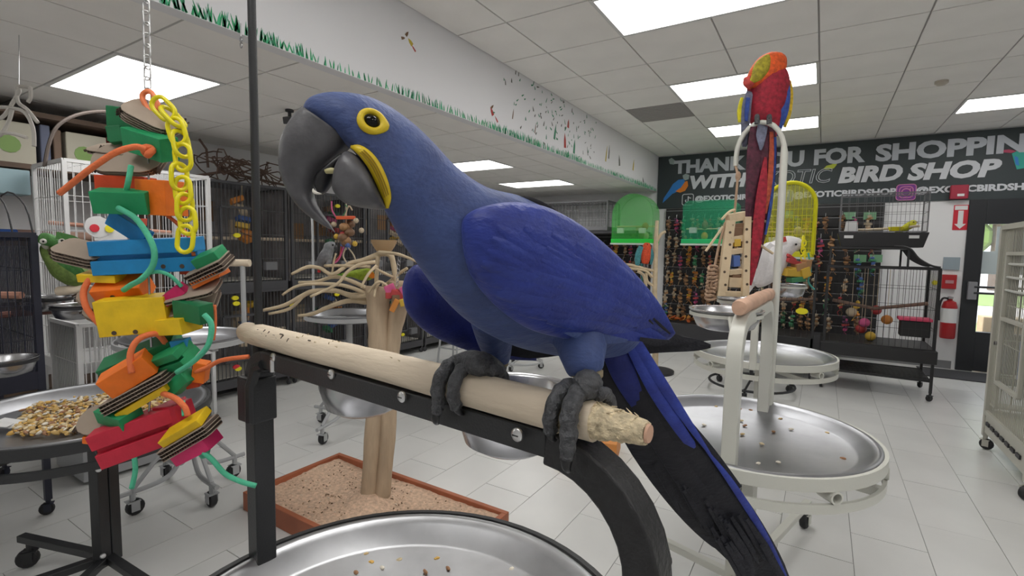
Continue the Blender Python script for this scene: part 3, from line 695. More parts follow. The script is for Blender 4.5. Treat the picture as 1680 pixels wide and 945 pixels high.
def cardstack(px, py, w_, h_, n, roll, pitch, yaw=0, dd=0.0, round_=.35, dep=.06, gap=.0062):
    d = TOYD+dd; s = d*SC; M = tframe(roll, pitch, yaw); X, Y, Z = M @ V(1,0,0), M @ V(0,1,0), M @ V(0,0,1); W = w_*s
    c0 = at(px, py, d)
    for k in range(n):
        c = c0 + Y*(k-(n-1)/2)*gap; j = rnd.uniform(-.003, .003); poly = []
        for (cx_, cy_, a0) in ((1,1,0), (-1,1,90), (-1,-1,180), (1,-1,270)):
            rr = round_*min(W, dep)/2
            for q in range(4):
                a = R(a0+q*30); poly.append((cx_*(W/2-rr)+rr*math.cos(a)+j, cy_*(dep/2-rr)+rr*math.sin(a)))
        sh = MB(); sh.prism(poly, c, X, -Z, Y*.0016); so = sh.build('cardboard_sheet', CARD, toy, sm=0)
        if k < n-1:
            fl = MB(); ns = max(6, int(W/.006))
            for q in range(ns):
                u = -W*.47+W*.94*q/(ns-1); fl.obox(c+Y*gap/2+X*(u+j), X*.0006+Y*gap*.12, Z*dep*.44, Y*gap*.28-X*.001)
            fl.obox(c+Y*gap/2, X*W*.44, Z*dep*.38, Y*gap*.3)
            fl.build('cardboard_flutes', CORR, so, sm=0)
def rope(pts, r, m, name='rope', dd=0.0, knot=None):
    pp = smooth_path([(x, y, (q[0] if q else 0)) for x, y, *q in pts], 6); o = MB().tube([at(x, y, TOYD+dd+z) for x, y, z in pp], r*SC, 10).build(name, m, toy, sm=180)
    if knot:
        c = at(knot[0], knot[1], TOYD+dd-.004); kr = knot[2]*SC
        k = MB(); k.tube([c+(RT*math.cos(a)+UP*math.sin(a))*kr*.55+FW*.004*math.sin(2*a) for a in [2*math.pi*i/14 for i in range(14)]], kr*.48, 8, closed=True); k.build('knot', m, o, sm=180)
    return o
def chain_link(c, L_, W_, r, ax, side, m, name):
    ax = ax.normalized(); side = (side-ax*side.dot(ax)).normalized(); pts = []
    for i in range(9): a = math.pi*i/8; pts.append(c+ax*((L_-W_)/2)+(side*math.cos(a)+ax*math.sin(a))*W_/2)
    for i in range(9): a = math.pi+math.pi*i/8; pts.append(c-ax*((L_-W_)/2)+(side*math.cos(a)+ax*math.sin(a))*W_/2)
    return MB().tube(pts, r, 7, closed=True).build(name, m, toy, sm=180)
# metal chain from the crook down through the toy
cp = HOOK-V(0,0,.02); e = at(243, 165, TOYD); nl = 24; k = 0
stp = (e-cp)/nl
for k in range(nl): chain_link(cp+stp*(k+.5), stp.length*1.30, .0125, .0016, stp, (RT if k % 2 else RT*.3+FW), mat('galvanised_chain', (.66,.66,.66), .3, 1.0), 'chain_link')
MB().tube([e, at(244,300,1.0), at(243,420,1.0), at(247,540,1.0), at(250,600,1.0), at(243,700,1.0)], .002, 6).build('core_wire', STEEL, toy)
chain_link(at(246,166,.995), 34*SC, 19*SC, 4.2*SC, RT*.5-UP, RT, OPL, 'plastic_link')
for x, y, ax_, sd in ((268,178,(.8,-.8),0), (284,192,(.7,-.8),1), (300,258,(.1,-1),0), (294,290,(0,-1),1), (300,312,(.1,-1),0), (303,340,(0,-1),1), (308,362,(.1,-1),0), (304,392,(-.1,-1),0), (290,215,(.3,-1),0), (297,236,(.2,-1),1)):
    chain_link(at(x, y, .955 + (.004 if sd else 0)), 42*SC, 24*SC, 3.6*SC, RT*ax_[0]+UP*ax_[1], (RT if not sd else RT*.45+FW), YPL, 'plastic_link')
cardstack(252,195,84,0,5,-33,38,10,-.005,.7,.07,.0055)
block(200,206,34,56,.03,'dgreen',-4,8,20,.02,0); block(192,222,20,26,.03,'dgreen',10,8,20,.01)
block(247,236,80,38,.04,'green',-13,26,-12,-.02)
cardstack(215,262,112,0,3,-6,62,6,.01,.9,.075,.006); cardstack(190,247,70,0,2,-8,30,0,.03,.6,.06)
block(208,304,72,28,.05,'rust',-2,8,10,.02); block(266,325,56,56,.055,'orange',-3,8,-10,.0,0,((-.1,-.42),))
block(203,330,78,36,.04,'green',-5,22,14,-.03)
block(213,374,70,26,.02,'blue',-32,10,0,.0); block(246,419,155,54,.05,'blue',2,10,8,.0,1,((.18,-.32),(.36,-.34)))
cardstack(136,416,72,0,4,-17,30,6,-.01,.5,.06,.0075)
block(172,452,58,13,.05,'yellow',-3,18,4,.0); block(203,475,72,34,.05,'orange',-2,42,12,.01,0,((-.1,.1),))
cardstack(160,490,48,0,2,-35,35,0,.03,.8,.06); cardstack(168,512,44,0,2,-25,30,0,.035,.8,.06)
block(226,515,98,58,.055,'yellow',2,12,14,-.01,0,((-.28,-.40),(.02,-.42))); block(278,533,88,26,.05,'yellow',6,10,-14,.0)
block(286,483,40,18,.03,'pink',38,20,0,-.005); cardstack(314,478,92,0,2,12,35,0,.0,.6,.06); cardstack(318,498,80,0,2,10,48,0,.012,.5,.06)
block(317,510,62,32,.03,'dgreen',-4,14,-20,-.02)
cardstack(345,440,70,0,4,27,28,-10,-.005,.3,.055,.007); block(344,421,44,16,.04,'green',24,28,-8,-.01); block(345,455,52,12,.04,'orange',26,14,-8,.0)
block(310,440,16,18,.03,'rust',0,8,0,.02); block(226,366,20,12,.03,'rust',10,8,0,.03)
block(238,588,118,40,.05,'dgreen',18,34,10,.02,1); block(285,585,60,30,.05,'green',28,30,-20,.0,1); block(296,628,22,44,.03,'green',-50,10,0,.0); block(275,618,30,40,.03,'dgreen',-12,10,0,.02)
block(297,563,26,14,.02,'blue',8,12,0,.0); block(330,609,20,34,.025,'orange',-14,10,10,.01); block(318,628,20,14,.02,'rust',10,10,10,.015)
block(212,612,74,36,.045,'orange',26,30,16,-.03)
cardstack(228,640,108,0,4,27,16,8,-.02,.25,.055,.0068); block(240,652,84,11,.05,'yellow',29,20,8,-.01)
block(196,680,58,24,.045,'green',-2,26,-18,-.015)
cardstack(160,690,52,0,3,-6,50,0,.0,.9,.065,.006); block(167,716,38,12,.04,'orange',-14,16,10,.0); block(180,727,24,14,.03,'green',0,10,0,.01)
block(238,708,132,58,.055,'red',15,14,18,.0,1); block(292,690,50,62,.04,'red',12,10,-20,.015)
block(304,700,80,13,.045,'yellow',33,24,-8,-.035); cardstack(312,718,100,0,4,32,14,-8,-.03,.4,.055,.0068); block(322,733,70,22,.045,'pink',29,12,-10,-.025)
rope([(238,245,-.04),(222,241,-.05),(190,250,-.06),(150,276,-.06),(122,298,-.05),(98,317,-.04)], 4.6, ROPEO, knot=(243,248,11), dd=-.045)
rope([(215,272,-.04),(211,295,-.045),(207,314,-.03)], 4, ROPEG)
rope([(194,341,-.05),(222,358,-.055),(242,385,-.055),(253,412,-.055),(250,437,-.05),(232,458,-.045),(216,467,-.03),(203,476,-.02)], 4.4, ROPEG, knot=(194,342,13), dd=0)
rope([(243,448,-.04),(262,446,-.04),(280,453,-.035),(298,470,-.02)], 3, ROPEG)
rope([(148,456,-.02),(137,479,-.025),(143,507,-.03),(168,537,-.02)], 4.6, ROPEO)
rope([(335,516,-.045),(346,530,-.045),(346,550,-.045),(338,572,-.045),(316,594,-.04),(290,611,-.03)], 4.2, ROPEG, knot=(326,518,9))
rope([(352,500,-.01),(353,530,-.01),(350,558,-.01)], 2.6, ROPEO)
rope([(216,612,-.05),(214,580,-.05),(228,556,-.04),(256,548,-.02),(272,563,.0)], 4.6, ROPEO)
rope([(320,610,.0),(340,603,-.005),(364,591,-.01),(408,585,-.015)], 3.6, ROPEO); rope([(256,642,-.01),(285,652,-.04),(303,668,-.045),(308,682,-.045)], 4.4, ROPEO)
rope([(218,735,-.02),(222,770,-.02),(216,801,-.02)], 3.8, ROPEG); rope([(300,658,-.03),(302,682,-.04)], 3.2, ROPEG)
rope([(334,742,-.045),(349,755,-.045),(369,777,-.04),(395,790,-.035),(420,797,-.03)], 4.0, ROPEG, knot=(333,741,11))
rope([(272,352,.01),(292,368,.01),(312,392,.0),(318,420,.0)], 3, ROPEO)
# ---------------------------------------------------------------- cages: wire boxes on a frame
def bars_face(mb, o, u, v, sp, r, cross=2):
    """bars along v, spaced along u; a few cross wires"""
    o, u, v = Vector(o), Vector(u), Vector(v); n = max(2, int(u.length/sp)); nn = u.cross(v).normalized(); uu = u.normalized(); vv = v.normalized()
    for k in range(1, n):
        c = o+u*k/n+v/2; mb.obox(c, uu*r, nn*r, v/2)
    for k in range(1, cross+1):
        c = o+u/2+v*k/(cross+1)+nn*r*1.5; mb.obox(c, u/2, nn*r, vv*r)
def cage(name, label, x0, x1, y0, y1, z0, z1, m=DARK, sp=.025, r=.0016, fr=.011, group=None, faces='xXyYt', cross=3, trayh=.06, back=None, legs=0.0, traym=None, cat='cage', shelf=None, wheels=True, ws=.9):
    t = thing(name, label, cat, ((x0+x1)/2, (y0+y1)/2, z0-legs), 0, group)
    f = MB()
    for a in (x0, x1):
        for b in (y0, y1): f.sq((a, b, z0-legs+(.09*ws if (legs and wheels) else 0)), (a, b, z1), fr*2, fr*2)
    for z in (z0, z1):
        for a in (x0, x1): f.sq((a, y0, z), (a, y1, z), fr*1.8, fr*1.8)
        for b in (y0, y1): f.sq((x0, b, z), (x1, b, z), fr*1.8, fr*1.8)
    f.build('cage_frame', m, t, sm=0)
    W, D, H = x1-x0, y1-y0, z1-z0
    fd = {'x': ((x0,y0,z0),(0,D,0),(0,0,H)), 'X': ((x1,y0,z0),(0,D,0),(0,0,H)), 'y': ((x0,y0,z0),(W,0,0),(0,0,H)), 'Y': ((x0,y1,z0),(W,0,0),(0,0,H)), 't': ((x0,y0,z1),(W,0,0),(0,D,0))}
    for c in faces:
        b = MB(); bars_face(b, *fd[c], sp, r, cross); tag(b.build('bars', m, t, sm=0), kind='stuff')
    if trayh: MB().bb((x0-.012, y0-.012, z0-trayh), (x1+.012, y1+.012, z0+.012)).build('bottom_tray', traym or m, t, sm=0, bev=.004)
    if back:
        for c in back:
            b = MB(); o, u, v = [Vector(q) for q in fd[c[0]]]; n_ = u.cross(v).normalized()*.006
            cc = V((x0+x1)/2, (y0+y1)/2, (z0+z1)/2); ctr = o+u/2+v/2; n_ = n_ if n_.dot(cc-ctr) > 0 else -n_
            b.obox(ctr+n_*1.8, u*.49, n_*.4, v*.49); b.build('back_panel', c[1:] and m or DARK, t, sm=0)
    if legs and wheels:
        for a in (x0, x1):
            for b in (y0, y1): caster(t, (a, b, z0-legs), rnd.uniform(0, 6), ws, m)
    if shelf is not None:
        s = MB()
        for k in range(9): s.bb((x0, y0+.01+(D-.02)*k/9, shelf), (x1, y0+.01+(D-.02)*k/9+.03, shelf+.008))
        for b in (y0, y1): s.bb((x0, b-.008, shelf-.012), (x1, b+.008, shelf+.012))
        s.build('bottom_shelf', m, t, sm=0)
    return t

# ---- black stand with the seed tray
SC_ = (-2.52, .75)
st = thing('play_stand', 'black metal play stand carrying the tray full of seed', 'bird stand', (*SC_, 0), 0, 'black metal play stands')
ring_frame(st, SC_, BLACK, phi0=-2.73, leglen=.36, coff=(.085, .03), ends=[(-2.86, .645), (-2.16, .47), (-2.52, .36), (-2.02, .80)])
for k in (449, 586): pass
c = onz(175, 772, .62)
for z in (.52, .16):
    MB().lathe([(.011, 0), (.009, .006), (.001, .007)], V(SC_[0]+.13, SC_[1]+.0, z), 10, rotm(0, R(75), 0)).build('bolt', SCREW, st)
tray(SC_, .432, TRZ, 'steel_tray', 'round steel tray heaped with mixed seed and nuts', 'round steel trays', TRAYM, .055)
sd = [MB() for _ in SEEDC]; rnd.seed(11)
poly = [(18,712),(40,672),(110,650),(190,640),(290,640),(330,660),(300,690),(190,706),(60,716)]
def inside(x, y):
    r_ = False; j = len(poly)-1
    for i in range(len(poly)):
        (xi, yi), (xj, yj) = poly[i], poly[j]
        if (yi > y) != (yj > y) and x < (xj-xi)*(y-yi)/(yj-yi)+xi: r_ = not r_
        j = i
    return r_
cnt = 0
while cnt < 1500:
    x, y = rnd.uniform(10, 335), rnd.uniform(638, 718)
    if not inside(x, y): continue
    p = onz(x, y, TRZ-.045); cnt += 1
    if (p.x-SC_[0])**2+(p.y-SC_[1])**2 > .34**2: continue
    s = rnd.choice((.005,.006,.007,.009,.012)); z = TRZ-.052+rnd.uniform(0,.018)
    sd[rnd.choice((0,0,1,1,2,2,3,4,4,5))].ell((p.x, p.y, z+.004), (s*1.3, s*.9, s*.6), rotm(rnd.uniform(-.5,.5), rnd.uniform(-.5,.5), rnd.uniform(0,6)), 6, 4)
sroot = thing('seed_mix', 'loose pile of yellow and brown seed and nuts in the steel tray', 'bird seed', (*SC_, TRZ-.052)); sroot['kind'] = 'stuff'
for k, m in enumerate(sd): tag(m.build('seeds', SEEDC[k], sroot, sm=60), kind='stuff')
pp = MB(); c = onz(12, 694, TRZ-.03); pp.box(c, (.09, .06, .002), rotm(.15, .1, .5)); pp.box(c+V(.03,-.02,.006), (.05, .07, .002), rotm(-.1, .2, 1.0))
tag(pp.build('paper_scrap', WHITE, sm=0), 'torn white paper lying at the edge of the seed tray', 'paper')

# ---- light grey tube stands with a small tray
def tube_stand(c, label, m=GREYC, rot=0.0, tz=.91, tr=.31, posts=True, legs=None, crook=None):
    t = thing('tube_stand', label, 'bird stand', (c[0], c[1], 0), 0, 'grey tube stands'); C3 = V(c[0], c[1], 0)
    MB().tube([C3+V(0,0,.30), C3+V(0,0,tz-.03)], .024, 10).build('column', m, t)
    if legs is None: legs = [C3+V(math.cos(rot+k*math.pi/2), math.sin(rot+k*math.pi/2), 0)*.30 for k in range(4)]
    for e in legs:
        q = (e-C3); L_ = q.length; q.normalize()
        pts = smooth_path([tuple(C3+q*.022+V(0,0,.5)), tuple(C3+q*.03+V(0,0,.30)), tuple(C3+q*.08+V(0,0,.17)), tuple(C3+q*L_*.6+V(0,0,.13)), tuple(e+q*.06+V(0,0,.125))], 5)
        MB().tube(pts, .013, 8).build('leg', m, t); MB().tube([C3+q*.02+V(0,0,.42), e+V(0,0,.135)], .012, 8).build('strut', m, t)
        caster(t, e, math.atan2(q.y, q.x), 1.2, m)
    b = MB(); band(b, c, tr+.015, tz-.035, tz-.008, .010, 40); b.build('tray_ring', m, t)
    MB().box(C3+V(0,0,tz-.04), (tr*2, .03, .02), rotm(0,0,rot)).build('cross_brace', m, t, sm=0)
    if posts:
        u = V(math.cos(rot+.6), math.sin(rot+.6), 0)
        for s in (-1, 1): MB().tube([C3+u*s*(tr+.01)+V(0,0,tz-.03), C3+u*s*(tr+.01)+V(0,0,tz+.40)], .013, 8).build('arch_post', m, t)
        MB().tube([C3-u*(tr+.05)+V(0,0,tz+.41), C3+u*(tr+.05)+V(0,0,tz+.41)], .02, 10).build('perch', WOODP, t)
    if crook:
        MB().tube([Vector(p) for p in smooth_path([tuple(p) for p in crook], 5)], .010, 8).build('toy_rod', m, t)
    return t
L3 = (-2.98, 1.35)
tube_stand(L3, 'grey tube stand on casters behind the hanging block toy', rot=.0, legs=[V(-3.3,1.36,0), V(-2.98,1.60,0), V(-2.98,1.07,0), V(-2.73,1.34,0)])
tray(L3, .305, .915, 'steel_tray', 'small steel tray half hidden behind the hanging block toy', 'round steel trays', TRAYM, .05)
MD = (-3.07, 2.55)
cr0 = ony(515, 530, 2.52); cr0 = V(cr0.x, cr0.y, .9); ct = at(540, 285, 3.32); c2 = at(568, 312, 3.32)
tube_stand(MD, 'grey tube stand with toy rod behind the bare tree branches', rot=.5, posts=False, crook=[cr0, V(cr0.x, cr0.y, 1.5), V(cr0.x, cr0.y, ct.z-.04), ct, c2+V(0,0,.03), c2], legs=[V(-2.97,2.22,0), V(-3.36,2.5,0), V(-3.12,2.86,0), V(-2.76,2.62,0)])
tray(MD, .305, .915, 'steel_tray', 'small steel tray behind the bare tree branches', 'round steel trays', TRAYM, .06)

# ---- wall of black breeder cages along the left wall
rnd.seed(21)
YTAG = mat('yellow_tag', (.85,.75,.02), .5); RTAG = mat('red_tag', (.7,.03,.05), .5)
MIXC = [mat('toy_mix_%d' % k, c, .55) for k, c in enumerate([(.45,.05,.05), (.05,.22,.10), (.08,.15,.40), (.62,.40,.05), (.40,.22,.10), (.55,.45,.32), (.13,.05,.12), (.65,.25,.05), (.20,.11,.06), (.6,.1,.25)])]
CINT = mat('cage_inside_panel', (.25,.235,.235), .8, var=.45, vs=4); BANKM = mat('black_breeder_cage', (.06,.06,.066), .35)
BX0, BX1 = -5.18, -4.58; ny = 0
tiers = [(.16, .98, 'lower tier'), (1.06, 1.98, 'upper tier')]
for ci in range(6):
    y0 = 2.06+ci*1.0
    for ti, (z0, z1, tn) in enumerate(tiers):
        tn2 = ['beside the white wire cage', 'behind the thin black rod', 'behind the grey parrot', 'behind the tree branches', 'behind the blue macaw breast', 'at the far end of the row'][ci]
        t = cage('breeder_cage', 'black breeder cage %s, %s of the wall row' % (tn2, tn), BX0, BX1, y0+.035, y0+.965, z0, z1, BANKM, .034, .0026, .013, 'black breeder cages along the wall', 'Xt', 3, .07, None, .16 if ti == 0 else .0, wheels=(ti == 0))
        b = MB(); b.bb((BX0, y0+.012, z0), (BX0+.012, y0+.988, z1)); b.bb((BX0, y0+.012, z0), (BX1-.02, y0+.02, z1)); b.bb((BX0, y0+.98, z0), (BX1-.02, y0+.988, z1)); b.build('back_panel', CINT, t, sm=0)
        d = MB(); yc = y0+.5
        for a in (-1, 1): d.sq((BX1+.008, yc+a*.17, z0+.18), (BX1+.008, yc+a*.17, z1-.22), .02, .02); 
        for z in (z0+.18, z1-.22): d.sq((BX1+.008, yc-.17, z), (BX1+.008, yc+.17, z), .02, .02)
        d.build('cage_door', BANKM, t, sm=0)
        MB().tube([(BX0+.02, y0+.03, z0+.42), (BX1-.02, y0+.97, z0+.42)], .016, 8).build('perch', WOODP, t)
        for kk in range(2):
            py_ = y0+.22+.5*kk+rnd.uniform(-.08,.08)
            MB().bb((BX1-.004, py_-.06, z0+.12), (BX1+.05, py_+.06, z0+.20)).build('feed_cup', mat('grey_feed_cup', (.16,.16,.17), .4), t, sm=0, bev=.006)
        MB().bb((BX0+.05, y0+.06, z0+.02), (BX1-.04, y0+.94, z0+.03)).build('floor_paper', mat('cage_paper', (.55,.53,.48), .9), t, sm=0)
        for kk in range(3): MB().box((BX0+.016, y0+.2+.3*kk, z0+.3+rnd.uniform(.1,.4)), (.006, .16, .2)).build('back_card', MIXC[rnd.choice((5,4,1,5,8,2))], t, sm=0)
        q = thing('cage_toy', 'small coloured hanging toy inside %s black cage %s' % ('an upper' if ti else 'a lower', tn2), 'bird toy', (BX1-.12, y0+.6, z1), 0, 'toys in the black cages')
        MB().tube([(BX1-.12, y0+.6, z1), (BX1-.12, y0+.6, z1-.5)], .004, 5).build('string', MIXC[5], q)
        for kk in range(7): MB().box((BX1-.12+rnd.uniform(-.03,.03), y0+.6+rnd.uniform(-.05,.05), z1-.14-kk*.06), (.07, .12, .05), rotm(rnd.uniform(-.5,.5), rnd.uniform(-.5,.5), rnd.uniform(0,3))).build('bead', MIXC[rnd.randrange(10)], q, sm=0, bev=.006)
tags = [(302,385,0,1), (386,489,1,0), (388,498,1,0), (391,605,1,0), (513,590,1,0), (553,483,1,0), (661,549,1,0), (389,386,1,0), (554,338,1,0), (388,602,0,0), (695,600,1,0), (480,500,1,0)]
for px, py, a, b in tags:
    p = onx(px, py, BX1+.010); c = MB().lathe([(.028, -.014), (.028, .004), (.001, .005)], p, 12, rotm(0, math.pi/2, 0) @ Matrix.Diagonal((.75, 1.15, 1)))
    tag(c.build('price_tag', YTAG if a else RTAG), ('round yellow' if a else 'round red')+' tag on the front of a black breeder cage', 'tag', 'tags on the black cages')

# ---- white wire cage and what stands round it
wx = -4.05
pa = onx(104, 262, wx); pb = onx(341, 292, wx)
wc = cage('white_wire_cage', 'tall white wire cage behind the hanging block toy', wx-.55, wx, pa.y, pb.y, .62, pa.z, WHITEC, .042, .0019, .012, None, 'xXyYt', 5, .06, None, .62, WHITEC)
MB().tube([(wx-.5, pa.y+.05, 1.55), (wx-.02, pa.y+.6, 1.5)], .014, 8).build('perch', mat('terracotta_perch', (.55,.28,.20), .8), wc)
pp = onx(160, 372, wx+.01); pl_ = MB().lathe([(.07, 0), (.07, .006), (.001, .007)], pp, 18, rotm(0, math.pi/2, 0)).build('name_plate', WHITE, wc)
MB().bb((wx+.006, pp.y-.02, pp.z-.09), (wx+.012, pp.y+.16, pp.z+.03)).build('name_plate', WHITE, wc, sm=0)
for dy, mm_ in ((-.02, RTAG), (.06, YTAG)): MB().lathe([(.026, 0), (.026, .003), (.001, .004)], pp+V(.012, dy, -.01), 12, rotm(0, math.pi/2, 0)).build('bird_emblem', mm_, pl_)
lc0 = onx(128, 535, -3.58); lc1 = onx(232, 545, -3.58)
cage('small_white_cage', 'low white wire carrier with grey ends under the seed bowls', -4.0, -3.58, lc0.y, lc1.y+.25, .28, lc0.z, WHITEC, .025, .0024, .013, None, 'xXyYt', 2, .26, [('y',)], 0, GREYC)
# steel bowls and perch for the green parrots
DKY = onx(58, 450, -3.35).y
dk = cage('dark_cage', 'dark blue-black cage with sloped top at the left beside the green parrots', -4.1, -3.35, -.05, DKY, .75, 1.45, mat('navy_cage_coat', (.02,.022,.04), .5), .026, .002, .014, None, 'xXyYt', 3, .08, None, .75)
dt = MB()
for k in range(13):
    f = k/12; yy = -.05+(DKY+.05)*f; dt.tube(smooth_path([(-3.35, yy, 1.45), (-3.45, yy, 1.60), (-3.72, yy, 1.68), (-4.0, yy, 1.60), (-4.1, yy, 1.45)], 3), .004, 5)
tag(dt.build('dome_top', DARK, dk), kind='stuff')
MB().tube([(-4.05, .30, 1.15), (-3.37, DKY-.05, 1.15)], .018, 8).build('perch', mat('terracotta_perch', (.55,.28,.20), .8), dk)
MB().tube([at(-60,522,2.75), at(60,512,2.75), at(150,505,2.75)], .018, 8).build('perch', mat('dark_perch', (.22,.10,.08), .8), dk)
for px, py, d, r_, lab in ((75,487,2.7,.115,'shallow steel bowl beside the green parrots'), (122,500,2.6,.10,'deeper steel bowl under the perch of the green parrots'), (8,588,2.2,.11,'steel bowl low at the edge of the dark cage')):
    c = at(px, py, d); bowl(c, r_, .075, lab)
    MB().tube([c+V(-.3,-.02,-.03), c+V(-r_*.9,0,-.02)], .006, 6).build('bowl_holder', DARK, dk)
    b = MB(); band(b, (c.x, c.y), r_*1.0, c.z-.02, c.z-.008, .006, 24); b.build('bowl_holder', DARK, dk)
gp = MB().tube([at(96,478,2.55), at(140,473,2.55), at(182,482,2.6), at(230,492,2.9)], [.024,.022,.022,.02], 10); gpo = tag(gp.build('perch_log', WOODP), 'pale log perch carrying two green parrots', 'perch')

# ---- shelf with bags and books high on the left wall
SHW = mat('dark_shelf_wood', (.13,.085,.06), .7, var=.2, vs=8)
sh = thing('wall_shelf', 'dark brown wall shelf with pale bags and books near the ceiling', 'shelf', (-5.0, .75, 0))
zsh = onx(40, 268, -4.75).z
for z in (.35, .95, 1.42, zsh, zsh+.37): MB().bb((-5.24, -.3, z-.035), (-4.75, 2.0, z)).build('shelf_board', SHW, sh, sm=0)
for y in (-.28, 1.98): MB().bb((-5.24, y-.02, 0), (-4.76, y+.02, zsh+.33)).build('shelf_side', SHW, sh, sm=0)
rnd.seed(5); y = .0
items = [('pale', .26, .29), ('slate', .06, .30), ('brown', .05, .28), ('pale', .27, .28), ('red', .07, .30), ('green', .07, .29), ('white', .08, .3), ('red', .07, .31), ('dark', .06, .3), ('pale', .2, .3), ('green', .06, .3), ('white', .1, .33)]
cols = {'pale': (.55,.52,.42), 'slate': (.14,.16,.24), 'brown': (.2,.13,.09), 'red': (.4,.04,.05), 'green': (.06,.2,.12), 'white': (.6,.6,.58), 'dark': (.06,.06,.07)}
y = onx(-20, 240, -4.8).y
for k, (cn, w_, h_) in enumerate(items):
    if y+w_ > 1.95: break
    bk = thing('seed_bag' if cn == 'pale' else 'book', ('pale bag with a green print at the outer end of the high brown shelf' if k == 0 else 'pale bag with a green print beside the red book on the high shelf' if k == 3 else 'narrow pale bag on the high brown shelf') if cn == 'pale' else '%s upright book or box on the high brown shelf' % cn, 'bag' if cn == 'pale' else 'book', (-4.9, y+w_/2, zsh), 0, 'bags and books on the high shelf')
    MB().box((-4.92, y+w_/2, zsh+h_/2), (.2, w_*.92, h_)).build('cover', mat('shelf_'+cn, cols[cn], .6), bk, sm=0, bev=.008)
    if cn == 'pale': MB().lathe([(.06, 0), (.06, .003), (.001, .003)], (-4.818, y+w_/2-.02, zsh+h_*.45), 12, rotm(0, math.pi/2, 0)).build('green_print', mat('bag_print', (.25,.40,.12), .6), bk)
    y += w_+.012
bx = onx(22, 288, -4.7); tag(MB().bb((-4.95, bx.y-.09, zsh-.22), (-4.72, bx.y+.09, zsh-.05)).build('blue_box', mat('pale_blue_box', (.35,.50,.55), .5), sm=0, bev=.006), 'small pale blue box hung below the high shelf', 'box')
for k, (px, py, c_, lab) in enumerate(((30,352,(.02,.08,.30),'long blue roll lying on the brown shelf boards'), (110,358,(.42,.26,.20),'tan wooden rod lying on the brown shelf boards'))):
    p = onx(px, py, -4.7); tag(MB().tube([(-4.8, p.y-.25, 1.46), (-4.8, p.y+.25, 1.46)], .04, 12).build('roll', mat('roll_%d' % k, c_, .6)), lab, 'roll')
# thin brown cane hoop above the white cage, and white branches at the left edge
hp = [onx(x, y, -4.3) for x, y in ((74,268), (80,238), (92,210), (115,193), (148,184), (190,183), (240,186), (305,196))]
tag(MB().tube(smooth_path([tuple(p) for p in [hp[0]-V(0,0,.02)]+hp], 4), .011, 7).build('cane_hoop', mat('dark_cane', (.09,.07,.06), .7)), 'bent dark cane arching above the white wire cage', 'branch')
wb = thing('white_branch', 'white painted twig branches hanging at the left edge below the low ceiling', 'branch', at(20, 215, 2.4))
for pts in ([(-30,178),(0,176),(16,177),(40,184),(54,210),(56,240)], [(16,177),(26,160),(32,150),(30,142),(50,143)], [(28,148),(30,168),(45,180),(62,201)], [(-30,230),(0,222),(14,200),(20,180)], [(-20,215),(8,218),(24,220),(44,226)], [(50,143),(50,160),(46,168)], [(16,177),(4,192),(-20,200)]):
    MB().tube([at(x, y, 2.4) for x, y in smooth_path(pts, 4)], .0085, 7).build('twig', mat('white_twig', (.55,.52,.48), .7), wb)
MB().tube([at(31,144,2.4), onz(31,56,LOWC+.004)], .0015, 5).build('hanging_wire', STEEL, wb)
# vine ball on top of the black cages
vb = thing('vine_ball', 'tangled brown vine wreath on top of the black breeder cages', 'vine', (-4.8, 2.5, 1.99)); rnd.seed(9)
vines = MB(); c0 = V(-4.80, 2.75, 2.14)
for k in range(16):
    a0 = rnd.uniform(0, 6.28); tilt = rotm(rnd.uniform(-.35,.35), rnd.uniform(-.4,.4), rnd.uniform(-.5,.5)); r_ = rnd.uniform(.10,.24)
    vines.tube([c0+V(0, rnd.uniform(-.02,.02), 0)+tilt @ V(r_*.6*math.cos(a0+q*.28), r_*1.9*math.sin(a0+q*.28), .08*math.sin(q*.7+k)) for q in range(14)], .006, 5)
vines.tube([(-4.85,2.2,2.0), (-4.8,2.55,2.1), (-4.82,3.2,2.05)], .012, 6); vines.tube([(-4.82,2.42,2.12), (-4.8,2.40,2.28), (-4.8,2.34,2.36)], .010, 6)
tag(vines.build('vine_stems', mat('brown_vine', (.13,.08,.06), .8), vb), kind='stuff')
# ---------------------------------------------------------------- litter box with the bare tree
BOXZ = .10
b1, b2, b3 = onz(566,738,BOXZ), onz(434,793,BOXZ), onz(827,846,BOXZ)
bx0, bx1, by1 = (b1.x+b2.x)/2, b3.x, (b1.y+b3.y)/2; by0 = b2.y-.12
TERRA = mat('terracotta_frame', (.36,.11,.05), .5, var=.15, vs=6); SHAV = mat('wood_shaving_litter', (.60,.42,.30), .95, 0, var=.25, vs=55, bump=.8, bs=90)
lb_ = thing('litter_box', 'low terracotta coloured wooden box filled with pale litter under the bare tree', 'litter box', ((bx0+bx1)/2, (by0+by1)/2, 0))
th = .028
for a, b in (((bx0,by0),(bx1,by0+th)), ((bx0,by1-th),(bx1,by1)), ((bx0,by0+th),(bx0+th,by1-th)), ((bx1-th,by0+th),(bx1,by1-th))):
    MB().bb((*a, 0), (*b, BOXZ)).build('side_board', TERRA, lb_, sm=0, bev=.003)
TRK = onz(607, 818, .09)
g = MB(); n1, n2 = 60, 34; rnd.seed(2); vs = []
for j in range(n2+1):
    for i in range(n1+1):
        x = bx0+th+(bx1-bx0-2*th)*i/n1; y = by0+th+(by1-by0-2*th)*j/n2
        z = .075+.006*math.sin(x*9)+.006*math.sin(y*13+x*4)+rnd.uniform(-.003,.003)+.05*math.exp(-((x-TRK.x)**2+(y-TRK.y)**2)/.012)
        vs.append((x, y, z))
g.add(vs, [(j*(n1+1)+i, j*(n1+1)+i+1, (j+1)*(n1+1)+i+1, (j+1)*(n1+1)+i) for j in range(n2) for i in range(n1)])
lit = g.build('litter', SHAV, lb_, sm=60); lit['kind'] = 'stuff'
